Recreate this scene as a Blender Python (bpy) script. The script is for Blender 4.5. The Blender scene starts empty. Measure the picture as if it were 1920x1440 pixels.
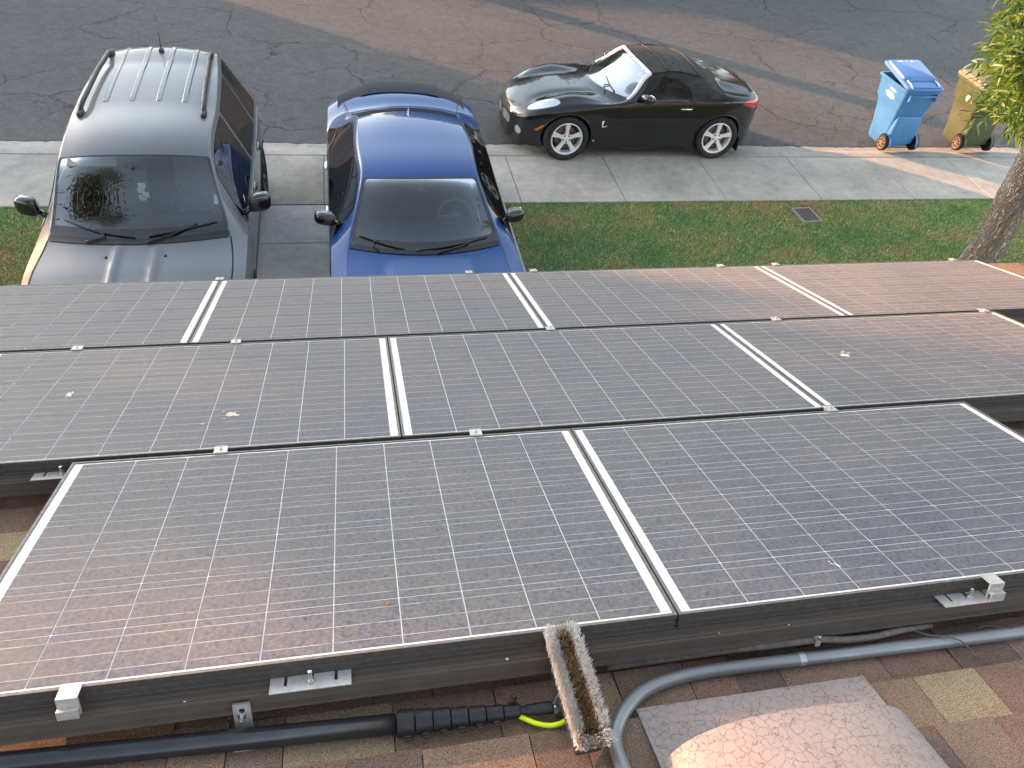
import bpy, math, random
import numpy as np
from mathutils import Vector, Matrix
R = math.radians
scene = bpy.context.scene
C = scene.collection

# ------------------------------------------------------------------ camera
cam_data = bpy.data.cameras.new('camera')
cam = bpy.data.objects.new('camera', cam_data)
C.objects.link(cam)
cam_data.sensor_width = 36.0
cam_data.lens = 1414.7 / 1920 * 36
cam_data.clip_start = 0.02
cam_data.clip_end = 2000
yaw, pit, rol = 0.2708, 0.7638, 0.1340
fwd = Vector((math.sin(yaw) * math.cos(pit), math.cos(yaw) * math.cos(pit), -math.sin(pit)))
r0 = Vector((math.cos(yaw), -math.sin(yaw), 0))
u0 = r0.cross(fwd)
cr = r0 * math.cos(rol) + u0 * math.sin(rol)
cu = u0 * math.cos(rol) - r0 * math.sin(rol)
cam.matrix_world = Matrix(((cr.x, cu.x, -fwd.x, 0), (cr.y, cu.y, -fwd.y, 0), (cr.z, cu.z, -fwd.z, 5.3392), (0, 0, 0, 1)))
scene.camera = cam

# ------------------------------------------------------------------ light
SUN_EL = 10.0
SUN_AZ = -52.3          # degrees clockwise from +Y; the sun stands across the street, to the left
world = bpy.data.worlds.new('World')
scene.world = world
world.use_nodes = True
wn = world.node_tree
bg = wn.nodes['Background']
sky = wn.nodes.new('ShaderNodeTexSky')
sky.sky_type = 'NISHITA'
sky.sun_disc = False
sky.sun_elevation = R(SUN_EL)
sky.sun_rotation = R(SUN_AZ)
sky.air_density = 1.0
sky.dust_density = 1.2
sky.ozone_density = 0.7
hs = wn.nodes.new('ShaderNodeHueSaturation')
hs.inputs['Saturation'].default_value = 0.60
wn.links.new(sky.outputs[0], hs.inputs['Color'])
wn.links.new(hs.outputs[0], bg.inputs['Color'])
bg.inputs['Strength'].default_value = 0.15
sun_data = bpy.data.lights.new('sun', 'SUN')
sun_data.energy = 2.9
sun_data.angle = R(0.6)
sun_data.color = (1.0, 0.50, 0.25)
sun = bpy.data.objects.new('sun', sun_data)
C.objects.link(sun)
sd = Vector((math.sin(R(SUN_AZ)) * math.cos(R(SUN_EL)), math.cos(R(SUN_AZ)) * math.cos(R(SUN_EL)), math.sin(R(SUN_EL))))
sun.rotation_euler = sd.to_track_quat('Z', 'Y').to_euler()
sun.location = (-20, 20, 12)
scene.view_settings.view_transform = 'Standard'
scene.view_settings.look = 'None'
scene.view_settings.gamma = 1
scene.view_settings.exposure = 2.33
scene.cycles.max_bounces = 8
scene.cycles.transparent_max_bounces = 12

# ------------------------------------------------------------------ helpers
rnd = random.Random(7)
nr = np.random.default_rng(11)

def link(o, parent=None):
    C.objects.link(o)
    if parent is not None:
        o.parent = parent
    return o

def tag(o, label=None, cat=None, group=None, kind=None):
    if label: o['label'] = label
    if cat: o['category'] = cat
    if group: o['group'] = group
    if kind: o['kind'] = kind
    return o

def empty(name, loc=(0, 0, 0), rot=(0, 0, 0), parent=None):
    o = bpy.data.objects.new(name, None)
    o.location = loc
    o.rotation_euler = rot
    o.empty_display_size = 0.1
    return link(o, parent)

def mesh_data(name, V, F, mats, mi=None, smooth=False):
    me = bpy.data.meshes.new(name)
    if isinstance(V, np.ndarray): V = V.tolist()
    if isinstance(F, np.ndarray): F = F.tolist()
    me.from_pydata(V, [], F)
    if not isinstance(mats, (list, tuple)): mats = [mats]
    for m in mats: me.materials.append(m)
    if mi is not None: me.polygons.foreach_set('material_index', np.asarray(mi, dtype=np.int32))
    if smooth: me.polygons.foreach_set('use_smooth', np.ones(len(me.polygons), dtype=bool))
    me.update()
    return me

def obj(name, V, F, mats, parent=None, mi=None, smooth=False, loc=None, rot=None):
    o = bpy.data.objects.new(name, mesh_data(name, V, F, mats, mi, smooth))
    if loc is not None: o.location = loc
    if rot is not None: o.rotation_euler = rot
    return link(o, parent)

def inst(name, me, parent=None, loc=None, rot=None):
    o = bpy.data.objects.new(name, me)
    if loc is not None: o.location = loc
    if rot is not None: o.rotation_euler = rot
    return link(o, parent)

class MB:
    """collects shapes into one mesh"""
    def __init__(s): s.V = []; s.F = []; s.M = []; s.m = 0
    def add(s, V, F):
        b = len(s.V)
        s.V.extend([tuple(v) for v in V])
        for f in F:
            s.F.append(tuple(b + i for i in f)); s.M.append(s.m)
        return s
    def box(s, x0, x1, y0, y1, z0, z1, c=0.0):
        if c <= 0:
            V = [(x, y, z) for z in (z0, z1) for y in (y0, y1) for x in (x0, x1)]
            return s.add(V, [(0, 2, 3, 1), (4, 5, 7, 6), (0, 1, 5, 4), (2, 6, 7, 3), (0, 4, 6, 2), (1, 3, 7, 5)])
        return s.cbox(((x0 + x1) / 2, (y0 + y1) / 2, (z0 + z1) / 2), ((x1 - x0) / 2, (y1 - y0) / 2, (z1 - z0) / 2), c)
    def cbox(s, cen, h, c, rot=None):
        """box with chamfered edges"""
        V = []; idx = {}
        for sx in (-1, 1):
            for sy in (-1, 1):
                for sz in (-1, 1):
                    for k in range(3):
                        p = [sx * h[0], sy * h[1], sz * h[2]]
                        for a in range(3):
                            if a != k: p[a] -= (sx, sy, sz)[a] * c
                        idx[(sx, sy, sz, k)] = len(V); V.append(p)
        F = []
        for k in range(3):
            a, b = [(1, 2), (2, 0), (0, 1)][k]
            for sg in (-1, 1):
                q = []
                for (u, v) in ((-1, -1), (1, -1), (1, 1), (-1, 1)):
                    t = [0, 0, 0]; t[k] = sg; t[a] = u; t[b] = v
                    q.append(idx[(t[0], t[1], t[2], k)])
                F.append(q if sg > 0 else q[::-1])
        for k in range(3):
            a, b = [(1, 2), (2, 0), (0, 1)][k]
            for u in (-1, 1):
                for v in (-1, 1):
                    t1 = [0, 0, 0]; t2 = [0, 0, 0]
                    t1[k] = -1; t2[k] = 1
                    t1[a] = t2[a] = u; t1[b] = t2[b] = v
                    q = [idx[(*t1, a)], idx[(*t2, a)], idx[(*t2, b)], idx[(*t1, b)]]
                    F.append(q if u * v > 0 else q[::-1])
        for sx in (-1, 1):
            for sy in (-1, 1):
                for sz in (-1, 1):
                    q = [idx[(sx, sy, sz, k)] for k in range(3)]
                    F.append(q if sx * sy * sz > 0 else q[::-1])
        if rot is not None: V = [tuple(rot @ Vector(v)) for v in V]
        V = [(v[0] + cen[0], v[1] + cen[1], v[2] + cen[2]) for v in V]
        return s.add(V, F)
    def prism(s, pts, d0, d1, axis='z'):
        """polygon pts (2D) extruded along an axis"""
        n = len(pts)
        def mk(p, d):
            return {'z': (p[0], p[1], d), 'y': (p[0], d, p[1]), 'x': (d, p[0], p[1])}[axis]
        V = [mk(p, d0) for p in pts] + [mk(p, d1) for p in pts]
        F = [tuple(range(n))[::-1], tuple(range(n, 2 * n))] + [(i, (i + 1) % n, n + (i + 1) % n, n + i) for i in range(n)]
        return s.add(V, F)
    def tube(s, pts, r, n=10, cap=True, squash=None):
        pts = [Vector(p) for p in pts]
        rs = r if isinstance(r, (list, tuple, np.ndarray)) else [r] * len(pts)
        t = (pts[1] - pts[0]).normalized()
        a = t.orthogonal().normalized() if abs(t.z) > 0.9 else t.cross(Vector((0, 0, 1))).normalized()
        V = []
        for i, p in enumerate(pts):
            if i == 0: tt = pts[1] - pts[0]
            elif i == len(pts) - 1: tt = pts[-1] - pts[-2]
            else: tt = (pts[i + 1] - p).normalized() + (p - pts[i - 1]).normalized()
            tt.normalize()
            a = (a - tt * a.dot(tt)).normalized()
            b = tt.cross(a)
            for k in range(n):
                an = 2 * math.pi * k / n
                V.append(p + (a * math.cos(an) + b * math.sin(an) * (squash or 1)) * rs[i])
        F = []
        for i in range(len(pts) - 1):
            for k in range(n):
                F.append((i * n + k, i * n + (k + 1) % n, (i + 1) * n + (k + 1) % n, (i + 1) * n + k))
        if cap:
            F.append(tuple(range(n))[::-1]); F.append(tuple(range((len(pts) - 1) * n, len(pts) * n)))
        return s.add(V, F)
    def lathe(s, prof, n=24, axis='z', cen=(0, 0, 0), a0=0, a1=2 * math.pi):
        """prof: list of (radius, height)"""
        full = abs(a1 - a0 - 2 * math.pi) < 1e-6
        m = n if full else n + 1
        V = []
        for (r, h) in prof:
            for k in range(m):
                an = a0 + (a1 - a0) * k / n
                c_, s_ = r * math.cos(an), r * math.sin(an)
                p = {'z': (c_, s_, h), 'y': (c_, h, s_), 'x': (h, c_, s_)}[axis]
                V.append((p[0] + cen[0], p[1] + cen[1], p[2] + cen[2]))
        F = []
        for i in range(len(prof) - 1):
            for k in range(n):
                k2 = (k + 1) % m
                F.append((i * m + k, i * m + k2, (i + 1) * m + k2, (i + 1) * m + k))
        return s.add(V, F)
    def disc(s, cen, r, n=20, axis='z', h=0.0):
        V = []
        for k in range(n):
            an = 2 * math.pi * k / n
            c_, s_ = r * math.cos(an), r * math.sin(an)
            p = {'z': (c_, s_, 0), 'y': (c_, 0, s_), 'x': (0, c_, s_)}[axis]
            V.append((p[0] + cen[0], p[1] + cen[1], p[2] + cen[2]))
        return s.add(V, [tuple(range(n))])
    def build(s, name, mats, parent=None, smooth=False, loc=None, rot=None):
        return obj(name, s.V, s.F, mats, parent, s.M, smooth, loc, rot)
    def data(s, name, mats, smooth=False):
        return mesh_data(name, s.V, s.F, mats, s.M, smooth)

def autosmooth(o, ang=40):
    """smooth faces but keep edges sharper than ang"""
    me = o.data
    me.polygons.foreach_set('use_smooth', np.ones(len(me.polygons), dtype=bool))
    me.set_sharp_from_angle(angle=R(ang))
    return o

def smoothpath(pts, k=6):
    P = np.array(pts, float); out = []
    n = len(P)
    for i in range(n - 1):
        p0 = P[max(i - 1, 0)]; p1 = P[i]; p2 = P[i + 1]; p3 = P[min(i + 2, n - 1)]
        for j in range(k):
            t = j / k
            out.append(0.5 * ((2 * p1) + (p2 - p0) * t + (2 * p0 - 5 * p1 + 4 * p2 - p3) * t * t + (3 * p1 - p0 - 3 * p2 + p3) * t ** 3))
    out.append(P[-1])
    return [tuple(o) for o in out]

# ------------------------------------------------------------------ materials
def mat(name):
    m = bpy.data.materials.new(name); m.use_nodes = True
    return m, m.node_tree, m.node_tree.nodes['Principled BSDF']

def N(nt, t, **kw):
    n = nt.nodes.new(t)
    for k, v in kw.items():
        if k in n.inputs: n.inputs[k].default_value = v
        else: setattr(n, k, v)
    return n

def ramp(nt, src, stops, interp='LINEAR'):
    r = nt.nodes.new('ShaderNodeValToRGB')
    r.color_ramp.interpolation = interp
    el = r.color_ramp.elements
    while len(el) < len(stops): el.new(0.5)
    for e, (p, c) in zip(el, stops):
        e.position = p
        e.color = (c, c, c, 1) if isinstance(c, (int, float)) else (*c, 1)
    nt.links.new(src, r.inputs[0])
    return r.outputs[0]

def noise(nt, scale, detail=4, rough=0.55, vec=None, dist=0.0):
    n = nt.nodes.new('ShaderNodeTexNoise')
    n.inputs['Scale'].default_value = scale
    n.inputs['Detail'].default_value = detail
    n.inputs['Roughness'].default_value = rough
    n.inputs['Distortion'].default_value = dist
    if vec is not None: nt.links.new(vec, n.inputs['Vector'])
    return n.outputs[0]

def pos(nt):
    return nt.nodes.new('ShaderNodeNewGeometry').outputs['Position']

def objco(nt):
    return nt.nodes.new('ShaderNodeTexCoord').outputs['Object']

def mapping(nt, vec, scale=(1, 1, 1), rot=(0, 0, 0), loc=(0, 0, 0)):
    m = nt.nodes.new('ShaderNodeMapping')
    m.inputs['Scale'].default_value = scale
    m.inputs['Rotation'].default_value = rot
    m.inputs['Location'].default_value = loc
    nt.links.new(vec, m.inputs['Vector'])
    return m.outputs[0]

def mix(nt, fac, a, b, mode='MIX'):
    m = nt.nodes.new('ShaderNodeMix'); m.data_type = 'RGBA'; m.blend_type = mode
    for i, v in ((0, fac), (6, a), (7, b)):
        if isinstance(v, (int, float)): m.inputs[i].default_value = v if i == 0 else (v, v, v, 1)
        elif isinstance(v, tuple): m.inputs[i].default_value = (*v, 1)
        else: nt.links.new(v, m.inputs[i])
    return m.outputs[2]

def math_(nt, op, a, b=0.0, c=None):
    m = nt.nodes.new('ShaderNodeMath'); m.operation = op
    for i, v in enumerate((a, b) if c is None else (a, b, c)):
        if isinstance(v, (int, float)): m.inputs[i].default_value = v
        else: nt.links.new(v, m.inputs[i])
    return m.outputs[0]

def bump(nt, b, h, strength=0.3, dist=0.01):
    n = nt.nodes.new('ShaderNodeBump')
    n.inputs['Strength'].default_value = strength
    n.inputs['Distance'].default_value = dist
    nt.links.new(h, n.inputs['Height'])
    nt.links.new(n.outputs[0], b.inputs['Normal'])

def plain(name, col, rough=0.5, metal=0.0, coat=0.0, spec=0.5, var=0.0, vscale=20, bmp=0.0, bscale=200):
    m, nt, b = mat(name)
    b.inputs['Base Color'].default_value = (*col, 1)
    b.inputs['Roughness'].default_value = rough
    b.inputs['Metallic'].default_value = metal
    b.inputs['Coat Weight'].default_value = coat
    b.inputs['Coat Roughness'].default_value = 0.03
    b.inputs['Specular IOR Level'].default_value = spec
    if var > 0:
        n = noise(nt, vscale, 5, 0.6, objco(nt))
        lo = tuple(c * (1 - var) for c in col); hi = tuple(min(1, c * (1 + var)) for c in col)
        nt.links.new(ramp(nt, n, [(0.3, lo), (0.7, hi)]), b.inputs['Base Color'])
        nt.links.new(ramp(nt, n, [(0.3, min(1, rough * 1.25)), (0.7, rough * 0.8)]), b.inputs['Roughness'])
    if bmp > 0:
        bump(nt, b, noise(nt, bscale, 3, 0.6, objco(nt)), bmp, 0.004)
    return m

def asphalt_mat():
    m, nt, b = mat('asphalt')
    P = pos(nt)
    big = noise(nt, 0.35, 3, 0.6, P)
    mid = noise(nt, 7, 6, 0.75, P)
    fine = noise(nt, 55, 4, 0.8, P)
    col = ramp(nt, big, [(0.3, (0.088, 0.087, 0.087)), (0.7, (0.112, 0.108, 0.105))])
    col = mix(nt, 0.6, col, ramp(nt, mid, [(0.3, 0.30), (0.72, 0.72)]), 'OVERLAY')
    col = mix(nt, 0.55, col, ramp(nt, fine, [(0.3, 0.15), (0.7, 0.86)]), 'OVERLAY')
    # long cracks
    wv = nt.nodes.new('ShaderNodeVectorMath'); wv.operation = 'MULTIPLY_ADD'
    nn = nt.nodes.new('ShaderNodeTexNoise'); nn.inputs['Scale'].default_value = 1.7; nn.inputs['Detail'].default_value = 7; nn.inputs['Roughness'].default_value = 0.65
    nt.links.new(P, nn.inputs['Vector'])
    nt.links.new(nn.outputs['Color'], wv.inputs[0]); wv.inputs[1].default_value = (0.7, 0.7, 0); nt.links.new(P, wv.inputs[2])
    def crack(scale, width, mask_scale, lo, hi, seed):
        vo = nt.nodes.new('ShaderNodeTexVoronoi'); vo.feature = 'DISTANCE_TO_EDGE'; vo.voronoi_dimensions = '2D'
        vo.inputs['Scale'].default_value = scale
        nt.links.new(mapping(nt, wv.outputs[0], (1, 1.35, 1), loc=(seed, seed * 2, 0)), vo.inputs['Vector'])
        c = ramp(nt, vo.outputs['Distance'], [(0.0, 1.0), (width, 0.0)])
        mk = ramp(nt, noise(nt, mask_scale, 3, 0.6, mapping(nt, P, loc=(seed * 3, 1, 0))), [(lo, 0.0), (hi, 1.0)])
        return math_(nt, 'MULTIPLY', c, mk)
    ck = math_(nt, 'MAXIMUM', crack(0.52, 0.0095, 0.40, 0.40, 0.52, 3.1), crack(1.5, 0.015, 0.5, 0.54, 0.64, 8.3))
    # old patch of coarser sealing along the gutter
    col = mix(nt, math_(nt, 'MULTIPLY', ck, 0.9), col, (0.022, 0.021, 0.02))
    sep = nt.nodes.new('ShaderNodeSeparateXYZ'); nt.links.new(P, sep.inputs[0])
    edge = ramp(nt, math_(nt, 'ADD', sep.outputs[1], math_(nt, 'MULTIPLY', mid, 0.6)), [(0.0, 0.0), (1.0, 0.0)])
    nt.links.new(col, b.inputs['Base Color'])
    b.inputs['Roughness'].default_value = 0.78
    b.inputs['Specular IOR Level'].default_value = 0.35
    h = math_(nt, 'SUBTRACT', math_(nt, 'ADD', math_(nt, 'MULTIPLY', fine, 0.5), math_(nt, 'MULTIPLY', mid, 0.8)), math_(nt, 'MULTIPLY', ck, 1.5))
    bump(nt, b, h, 0.75, 0.012)
    return m

def concrete_mat(name, base, warm=0.0, seed=0.0):
    m, nt, b = mat(name)
    P = mapping(nt, pos(nt), loc=(seed, seed, 0))
    oi = nt.nodes.new('ShaderNodeObjectInfo')
    big = noise(nt, 0.9, 5, 0.62, P)
    mid = noise(nt, 7, 6, 0.7, P)
    fine = noise(nt, 140, 3, 0.7, P)
    dk = tuple(c * 0.74 for c in base); lt = tuple(c * 1.13 for c in base)
    col = ramp(nt, big, [(0.32, dk), (0.66, lt)])
    col = mix(nt, 0.35, col, ramp(nt, mid, [(0.3, 0.28), (0.7, 0.72)]), 'OVERLAY')
    col = mix(nt, 0.28, col, ramp(nt, fine, [(0.3, 0.28), (0.7, 0.72)]), 'OVERLAY')
    col = mix(nt, 1.0, col, ramp(nt, oi.outputs['Random'], [(0.0, 0.90), (1.0, 1.06)]), 'MULTIPLY')
    stain = ramp(nt, noise(nt, 2.3, 7, 0.75, P), [(0.60, 0.0), (0.74, 0.5)])
    col = mix(nt, stain, col, (0.14, 0.115, 0.10))
    spots = nt.nodes.new('ShaderNodeTexVoronoi'); spots.inputs['Scale'].default_value = 5.5
    nt.links.new(P, spots.inputs['Vector'])
    col = mix(nt, ramp(nt, spots.outputs['Distance'], [(0.035, 0.75), (0.06, 0.0)]), col, (0.07, 0.06, 0.055))
    nt.links.new(col, b.inputs['Base Color'])
    b.inputs['Roughness'].default_value = 0.85
    b.inputs['Specular IOR Level'].default_value = 0.3
    bump(nt, b, math_(nt, 'ADD', math_(nt, 'MULTIPLY', fine, 0.5), mid), 0.35, 0.006)
    return m

def lawn_mat():
    m, nt, b = mat('lawn_soil')
    P = pos(nt)
    n1 = noise(nt, 1.1, 5, 0.65, P); n2 = noise(nt, 38, 5, 0.8, P)
    col = ramp(nt, n1, [(0.34, (0.11, 0.175, 0.08)), (0.52, (0.14, 0.19, 0.09)), (0.68, (0.25, 0.21, 0.12))])
    col = mix(nt, 0.7, col, ramp(nt, n2, [(0.3, 0.2), (0.7, 0.8)]), 'OVERLAY')
    nt.links.new(col, b.inputs['Base Color'])
    b.inputs['Roughness'].default_value = 0.95
    b.inputs['Specular IOR Level'].default_value = 0.1
    bump(nt, b, n2, 1.0, 0.03)
    return m

def grass_mat():
    m, nt, b = mat('grass_blade')
    P = pos(nt)
    gi = nt.nodes.new('ShaderNodeNewGeometry')
    n1 = noise(nt, 1.1, 5, 0.65, P)
    col = ramp(nt, n1, [(0.33, (0.205, 0.390, 0.175)), (0.45, (0.285, 0.445, 0.200)), (0.55, (0.43, 0.48, 0.23)), (0.66, (0.52, 0.42, 0.24))])
    col = mix(nt, 1.0, col, ramp(nt, gi.outputs['Random Per Island'], [(0.0, (0.62, 0.66, 0.55)), (0.75, (1.12, 1.06, 0.95)), (0.93, (1.5, 1.25, 1.0)), (1.0, (2.3, 1.75, 1.5))]), 'MULTIPLY')
    nt.links.new(col, b.inputs['Base Color'])
    b.inputs['Roughness'].default_value = 0.55
    b.inputs['Specular IOR Level'].default_value = 0.25
    tr = N(nt, 'ShaderNodeBsdfTranslucent'); nt.links.new(col, tr.inputs[0])
    ms = N(nt, 'ShaderNodeMixShader'); ms.inputs[0].default_value = 0.3
    nt.links.new(b.outputs[0], ms.inputs[1]); nt.links.new(tr.outputs[0], ms.inputs[2])
    nt.links.new(ms.outputs[0], nt.nodes['Material Output'].inputs[0])
    return m

def shingle_mat(name, c0, c1):
    m, nt, b = mat(name)
    P = pos(nt)
    n1 = noise(nt, 6, 4, 0.6, P); n2 = noise(nt, 330, 2, 0.6, P)
    col = ramp(nt, n1, [(0.3, c0), (0.7, c1)])
    col = mix(nt, 0.85, col, ramp(nt, n2, [(0.30, 0.16), (0.52, 0.5), (0.74, 0.92)]), 'OVERLAY')
    nt.links.new(col, b.inputs['Base Color'])
    b.inputs['Roughness'].default_value = 0.9
    b.inputs['Specular IOR Level'].default_value = 0.3
    bump(nt, b, n2, 0.9, 0.004)
    return m

def cell_mat():
    m, nt, b = mat('dusty_solar_cell')
    P = pos(nt)
    big = noise(nt, 1.25, 4, 0.6, P)
    mid = noise(nt, 14, 5, 0.7, P)
    fine = noise(nt, 105, 4, 0.7, P)
    oi = nt.nodes.new('ShaderNodeObjectInfo')
    vo = nt.nodes.new('ShaderNodeTexVoronoi'); vo.inputs['Scale'].default_value = 46; vo.inputs['Randomness'].default_value = 1.0
    nt.links.new(P, vo.inputs['Vector'])
    sil = mix(nt, oi.outputs['Random'], (0.028, 0.042, 0.092), (0.036, 0.048, 0.096))
    cry = nt.nodes.new('ShaderNodeTexVoronoi'); cry.inputs['Scale'].default_value = 75
    nt.links.new(mapping(nt, P, (1, 1.7, 1.7)), cry.inputs['Vector'])
    sil = mix(nt, 0.35, sil, ramp(nt, cry.outputs['Color'], [(0.2, 0.3), (0.8, 0.75)]), 'OVERLAY')
    # dust: heavier toward the eave, thinner where rain runs on the nearest row
    sep = nt.nodes.new('ShaderNodeSeparateXYZ'); nt.links.new(P, sep.inputs[0])
    d = math_(nt, 'ADD', math_(nt, 'MULTIPLY', sep.outputs[1], 0.065), math_(nt, 'MULTIPLY', sep.outputs[0], -0.006))
    d = math_(nt, 'ADD', d, math_(nt, 'MULTIPLY', big, 0.75))
    d = math_(nt, 'ADD', d, math_(nt, 'MULTIPLY', mid, 0.16))
    amt = ramp(nt, d, [(0.30, 0.33), (0.80, 0.66)])
    amt = math_(nt, 'ADD', amt, math_(nt, 'MULTIPLY', math_(nt, 'SUBTRACT', fine, 0.5), 1.7))
    spot = ramp(nt, vo.outputs['Distance'], [(0.16, 0.0), (0.34, 1.0)])
    sel = nt.nodes.new('ShaderNodeSeparateColor'); nt.links.new(vo.outputs['Color'], sel.inputs[0])
    spot = math_(nt, 'MAXIMUM', spot, ramp(nt, sel.outputs[0], [(0.50, 0.0), (0.6, 1.0)]))
    amt = math_(nt, 'MULTIPLY', amt, math_(nt, 'ADD', math_(nt, 'MULTIPLY', spot, 0.5), 0.5))
    streak = ramp(nt, noise(nt, 3.2, 5, 0.7, mapping(nt, P, (0.45, 1.6, 1.6))), [(0.60, 0.0), (0.74, 0.35)])
    dust = mix(nt, streak, (0.250, 0.224, 0.190), (0.32, 0.245, 0.18))
    col = mix(nt, amt, sil, dust)
    nt.links.new(col, b.inputs['Base Color'])
    nt.links.new(ramp(nt, amt, [(0.2, 0.38), (0.7, 0.75)]), b.inputs['Roughness'])
    b.inputs['Specular IOR Level'].default_value = 0.30
    return m

def busbar_mat():
    m, nt, b = mat('silver_busbar')
    n = noise(nt, 16, 4, 0.7, pos(nt))
    nt.links.new(ramp(nt, n, [(0.34, (0.22, 0.22, 0.21)), (0.52, (0.47, 0.46, 0.44))]), b.inputs['Base Color'])
    b.inputs['Roughness'].default_value = 0.5
    return m

def backsheet_mat():
    m, nt, b = mat('white_backsheet')
    P = pos(nt)
    n = noise(nt, 30, 5, 0.7, P); n2 = noise(nt, 3, 4, 0.6, P)
    c = ramp(nt, n, [(0.3, (0.62, 0.60, 0.56)), (0.6, (0.80, 0.80, 0.78))])
    c = mix(nt, ramp(nt, n2, [(0.5, 0.0), (0.8, 0.35)]), c, (0.62, 0.54, 0.43))
    nt.links.new(c, b.inputs['Base Color'])
    b.inputs['Roughness'].default_value = 0.45
    return m

def vent_mat():
    m, nt, b = mat('crackled_vent_paint')
    P = pos(nt)
    wv = nt.nodes.new('ShaderNodeVectorMath'); wv.operation = 'MULTIPLY_ADD'
    nn = nt.nodes.new('ShaderNodeTexNoise'); nn.inputs['Scale'].default_value = 85; nn.inputs['Detail'].default_value = 2
    nt.links.new(P, nn.inputs['Vector']); nt.links.new(nn.outputs['Color'], wv.inputs[0])
    wv.inputs[1].default_value = (0.017, 0.017, 0.017); nt.links.new(P, wv.inputs[2])
    vo = nt.nodes.new('ShaderNodeTexVoronoi'); vo.feature = 'DISTANCE_TO_EDGE'; vo.inputs['Scale'].default_value = 50
    nt.links.new(wv.outputs[0], vo.inputs['Vector'])
    ck = ramp(nt, vo.outputs['Distance'], [(0.008, 1.0), (0.045, 0.0)])
    mk = ramp(nt, noise(nt, 22, 3, 0.6, P), [(0.30, 0.15), (0.50, 1.0)])
    ck = math_(nt, 'MULTIPLY', ck, mk)
    base = ramp(nt, noise(nt, 9, 4, 0.6, P), [(0.3, (0.315, 0.245, 0.220)), (0.7, (0.36, 0.282, 0.255))])
    col = mix(nt, math_(nt, 'MULTIPLY', ck, 0.8), base, (0.165, 0.105, 0.082))
    nt.links.new(col, b.inputs['Base Color'])
    b.inputs['Roughness'].default_value = 0.6
    bump(nt, b, math_(nt, 'MULTIPLY', ck, -1), 0.5, 0.002)
    return m

M = {}
M['asphalt'] = asphalt_mat()
M['sidewalk'] = concrete_mat('sidewalk_concrete', (0.455, 0.420, 0.372))
M['drive'] = concrete_mat('driveway_concrete', (0.50, 0.487, 0.462), seed=5)
M['kerbstone'] = concrete_mat('kerb_concrete', (0.43, 0.40, 0.36), seed=9)
M['joint'] = plain('joint_dirt', (0.055, 0.048, 0.042), 0.95, var=0.3)
M['soil'] = lawn_mat()
M['grass'] = grass_mat()
M['dirt'] = plain('desert_dirt', (0.26, 0.20, 0.15), 0.95, var=0.2, vscale=2)
SH = [shingle_mat('shingle_brown', (0.225, 0.145, 0.100), (0.265, 0.172, 0.120)),
      shingle_mat('shingle_dark', (0.155, 0.102, 0.076), (0.185, 0.122, 0.092)),
      shingle_mat('shingle_tan', (0.31, 0.220, 0.135), (0.36, 0.260, 0.160)),
      shingle_mat('shingle_red', (0.215, 0.120, 0.088), (0.255, 0.145, 0.106)),
      shingle_mat('shingle_mid', (0.245, 0.158, 0.102), (0.285, 0.185, 0.120))]
M['cell'] = cell_mat()
M['busbar'] = busbar_mat()
M['back'] = backsheet_mat()
M['frame'] = plain('black_anodised_frame', (0.070, 0.058, 0.049), 0.6, 0.0, spec=0.3, var=0.2, vscale=60)
M['frametop'] = plain('dusty_frame_lip', (0.145, 0.135, 0.125), 0.5, var=0.25, vscale=60)
M['rail'] = plain('dark_bronze_rail', (0.110, 0.082, 0.064), 0.6, 0.0, spec=0.3, var=0.12, vscale=14)
M['alu'] = plain('bright_aluminium', (0.54, 0.51, 0.47), 0.42, 0.4, var=0.15, vscale=80)
M['steel'] = plain('stainless_steel', (0.6, 0.59, 0.57), 0.28, 1.0, var=0.15, vscale=120)
M['emt'] = plain('galvanised_conduit', (0.29, 0.288, 0.282), 0.42, 0.45, var=0.07, vscale=9)
M['emt2'] = plain('bright_coupling', (0.52, 0.51, 0.49), 0.42, 0.6, var=0.15, vscale=40)
M['vent'] = vent_mat()
M['blackplastic'] = plain('black_plastic', (0.018, 0.018, 0.018), 0.42, var=0.3, vscale=30)
M['rubber'] = plain('black_rubber', (0.016, 0.016, 0.016), 0.7, var=0.3, vscale=30)
M['cable'] = plain('grey_cable', (0.135, 0.108, 0.085), 0.7, var=0.3, vscale=60)
M['carbon'] = plain('carbon_pole', (0.020, 0.020, 0.021), 0.33, coat=0.3, var=0.25, vscale=14)
M['hose'] = plain('neon_yellow_hose', (0.62, 0.86, 0.0), 0.4)
M['stucco'] = plain('beige_stucco', (0.48, 0.38, 0.28), 0.9, var=0.12, vscale=4, bmp=0.4, bscale=60)
M['fascia'] = plain('brown_fascia', (0.20, 0.13, 0.09), 0.6, var=0.15)
M['garage'] = plain('almond_garage_door', (0.55, 0.48, 0.38), 0.5, var=0.05)
M['darkglass'] = plain('window_dark_glass', (0.02, 0.025, 0.03), 0.05, coat=0.5)

# ------------------------------------------------------------------ street, pavement, drive, lawn
def sheet(name, x0, x1, y0, y1, z, m, label=None, cat=None, parent=None):
    o = obj(name, [(x0, y0, z), (x1, y0, z), (x1, y1, z), (x0, y1, z)], [(0, 1, 2, 3)], m, parent)
    return o

g = sheet('ground', -400, 400, -400, 400, -0.30, M['dirt'])
tag(g, 'bare desert ground beneath the neighbourhood', 'ground', kind='structure')

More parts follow.
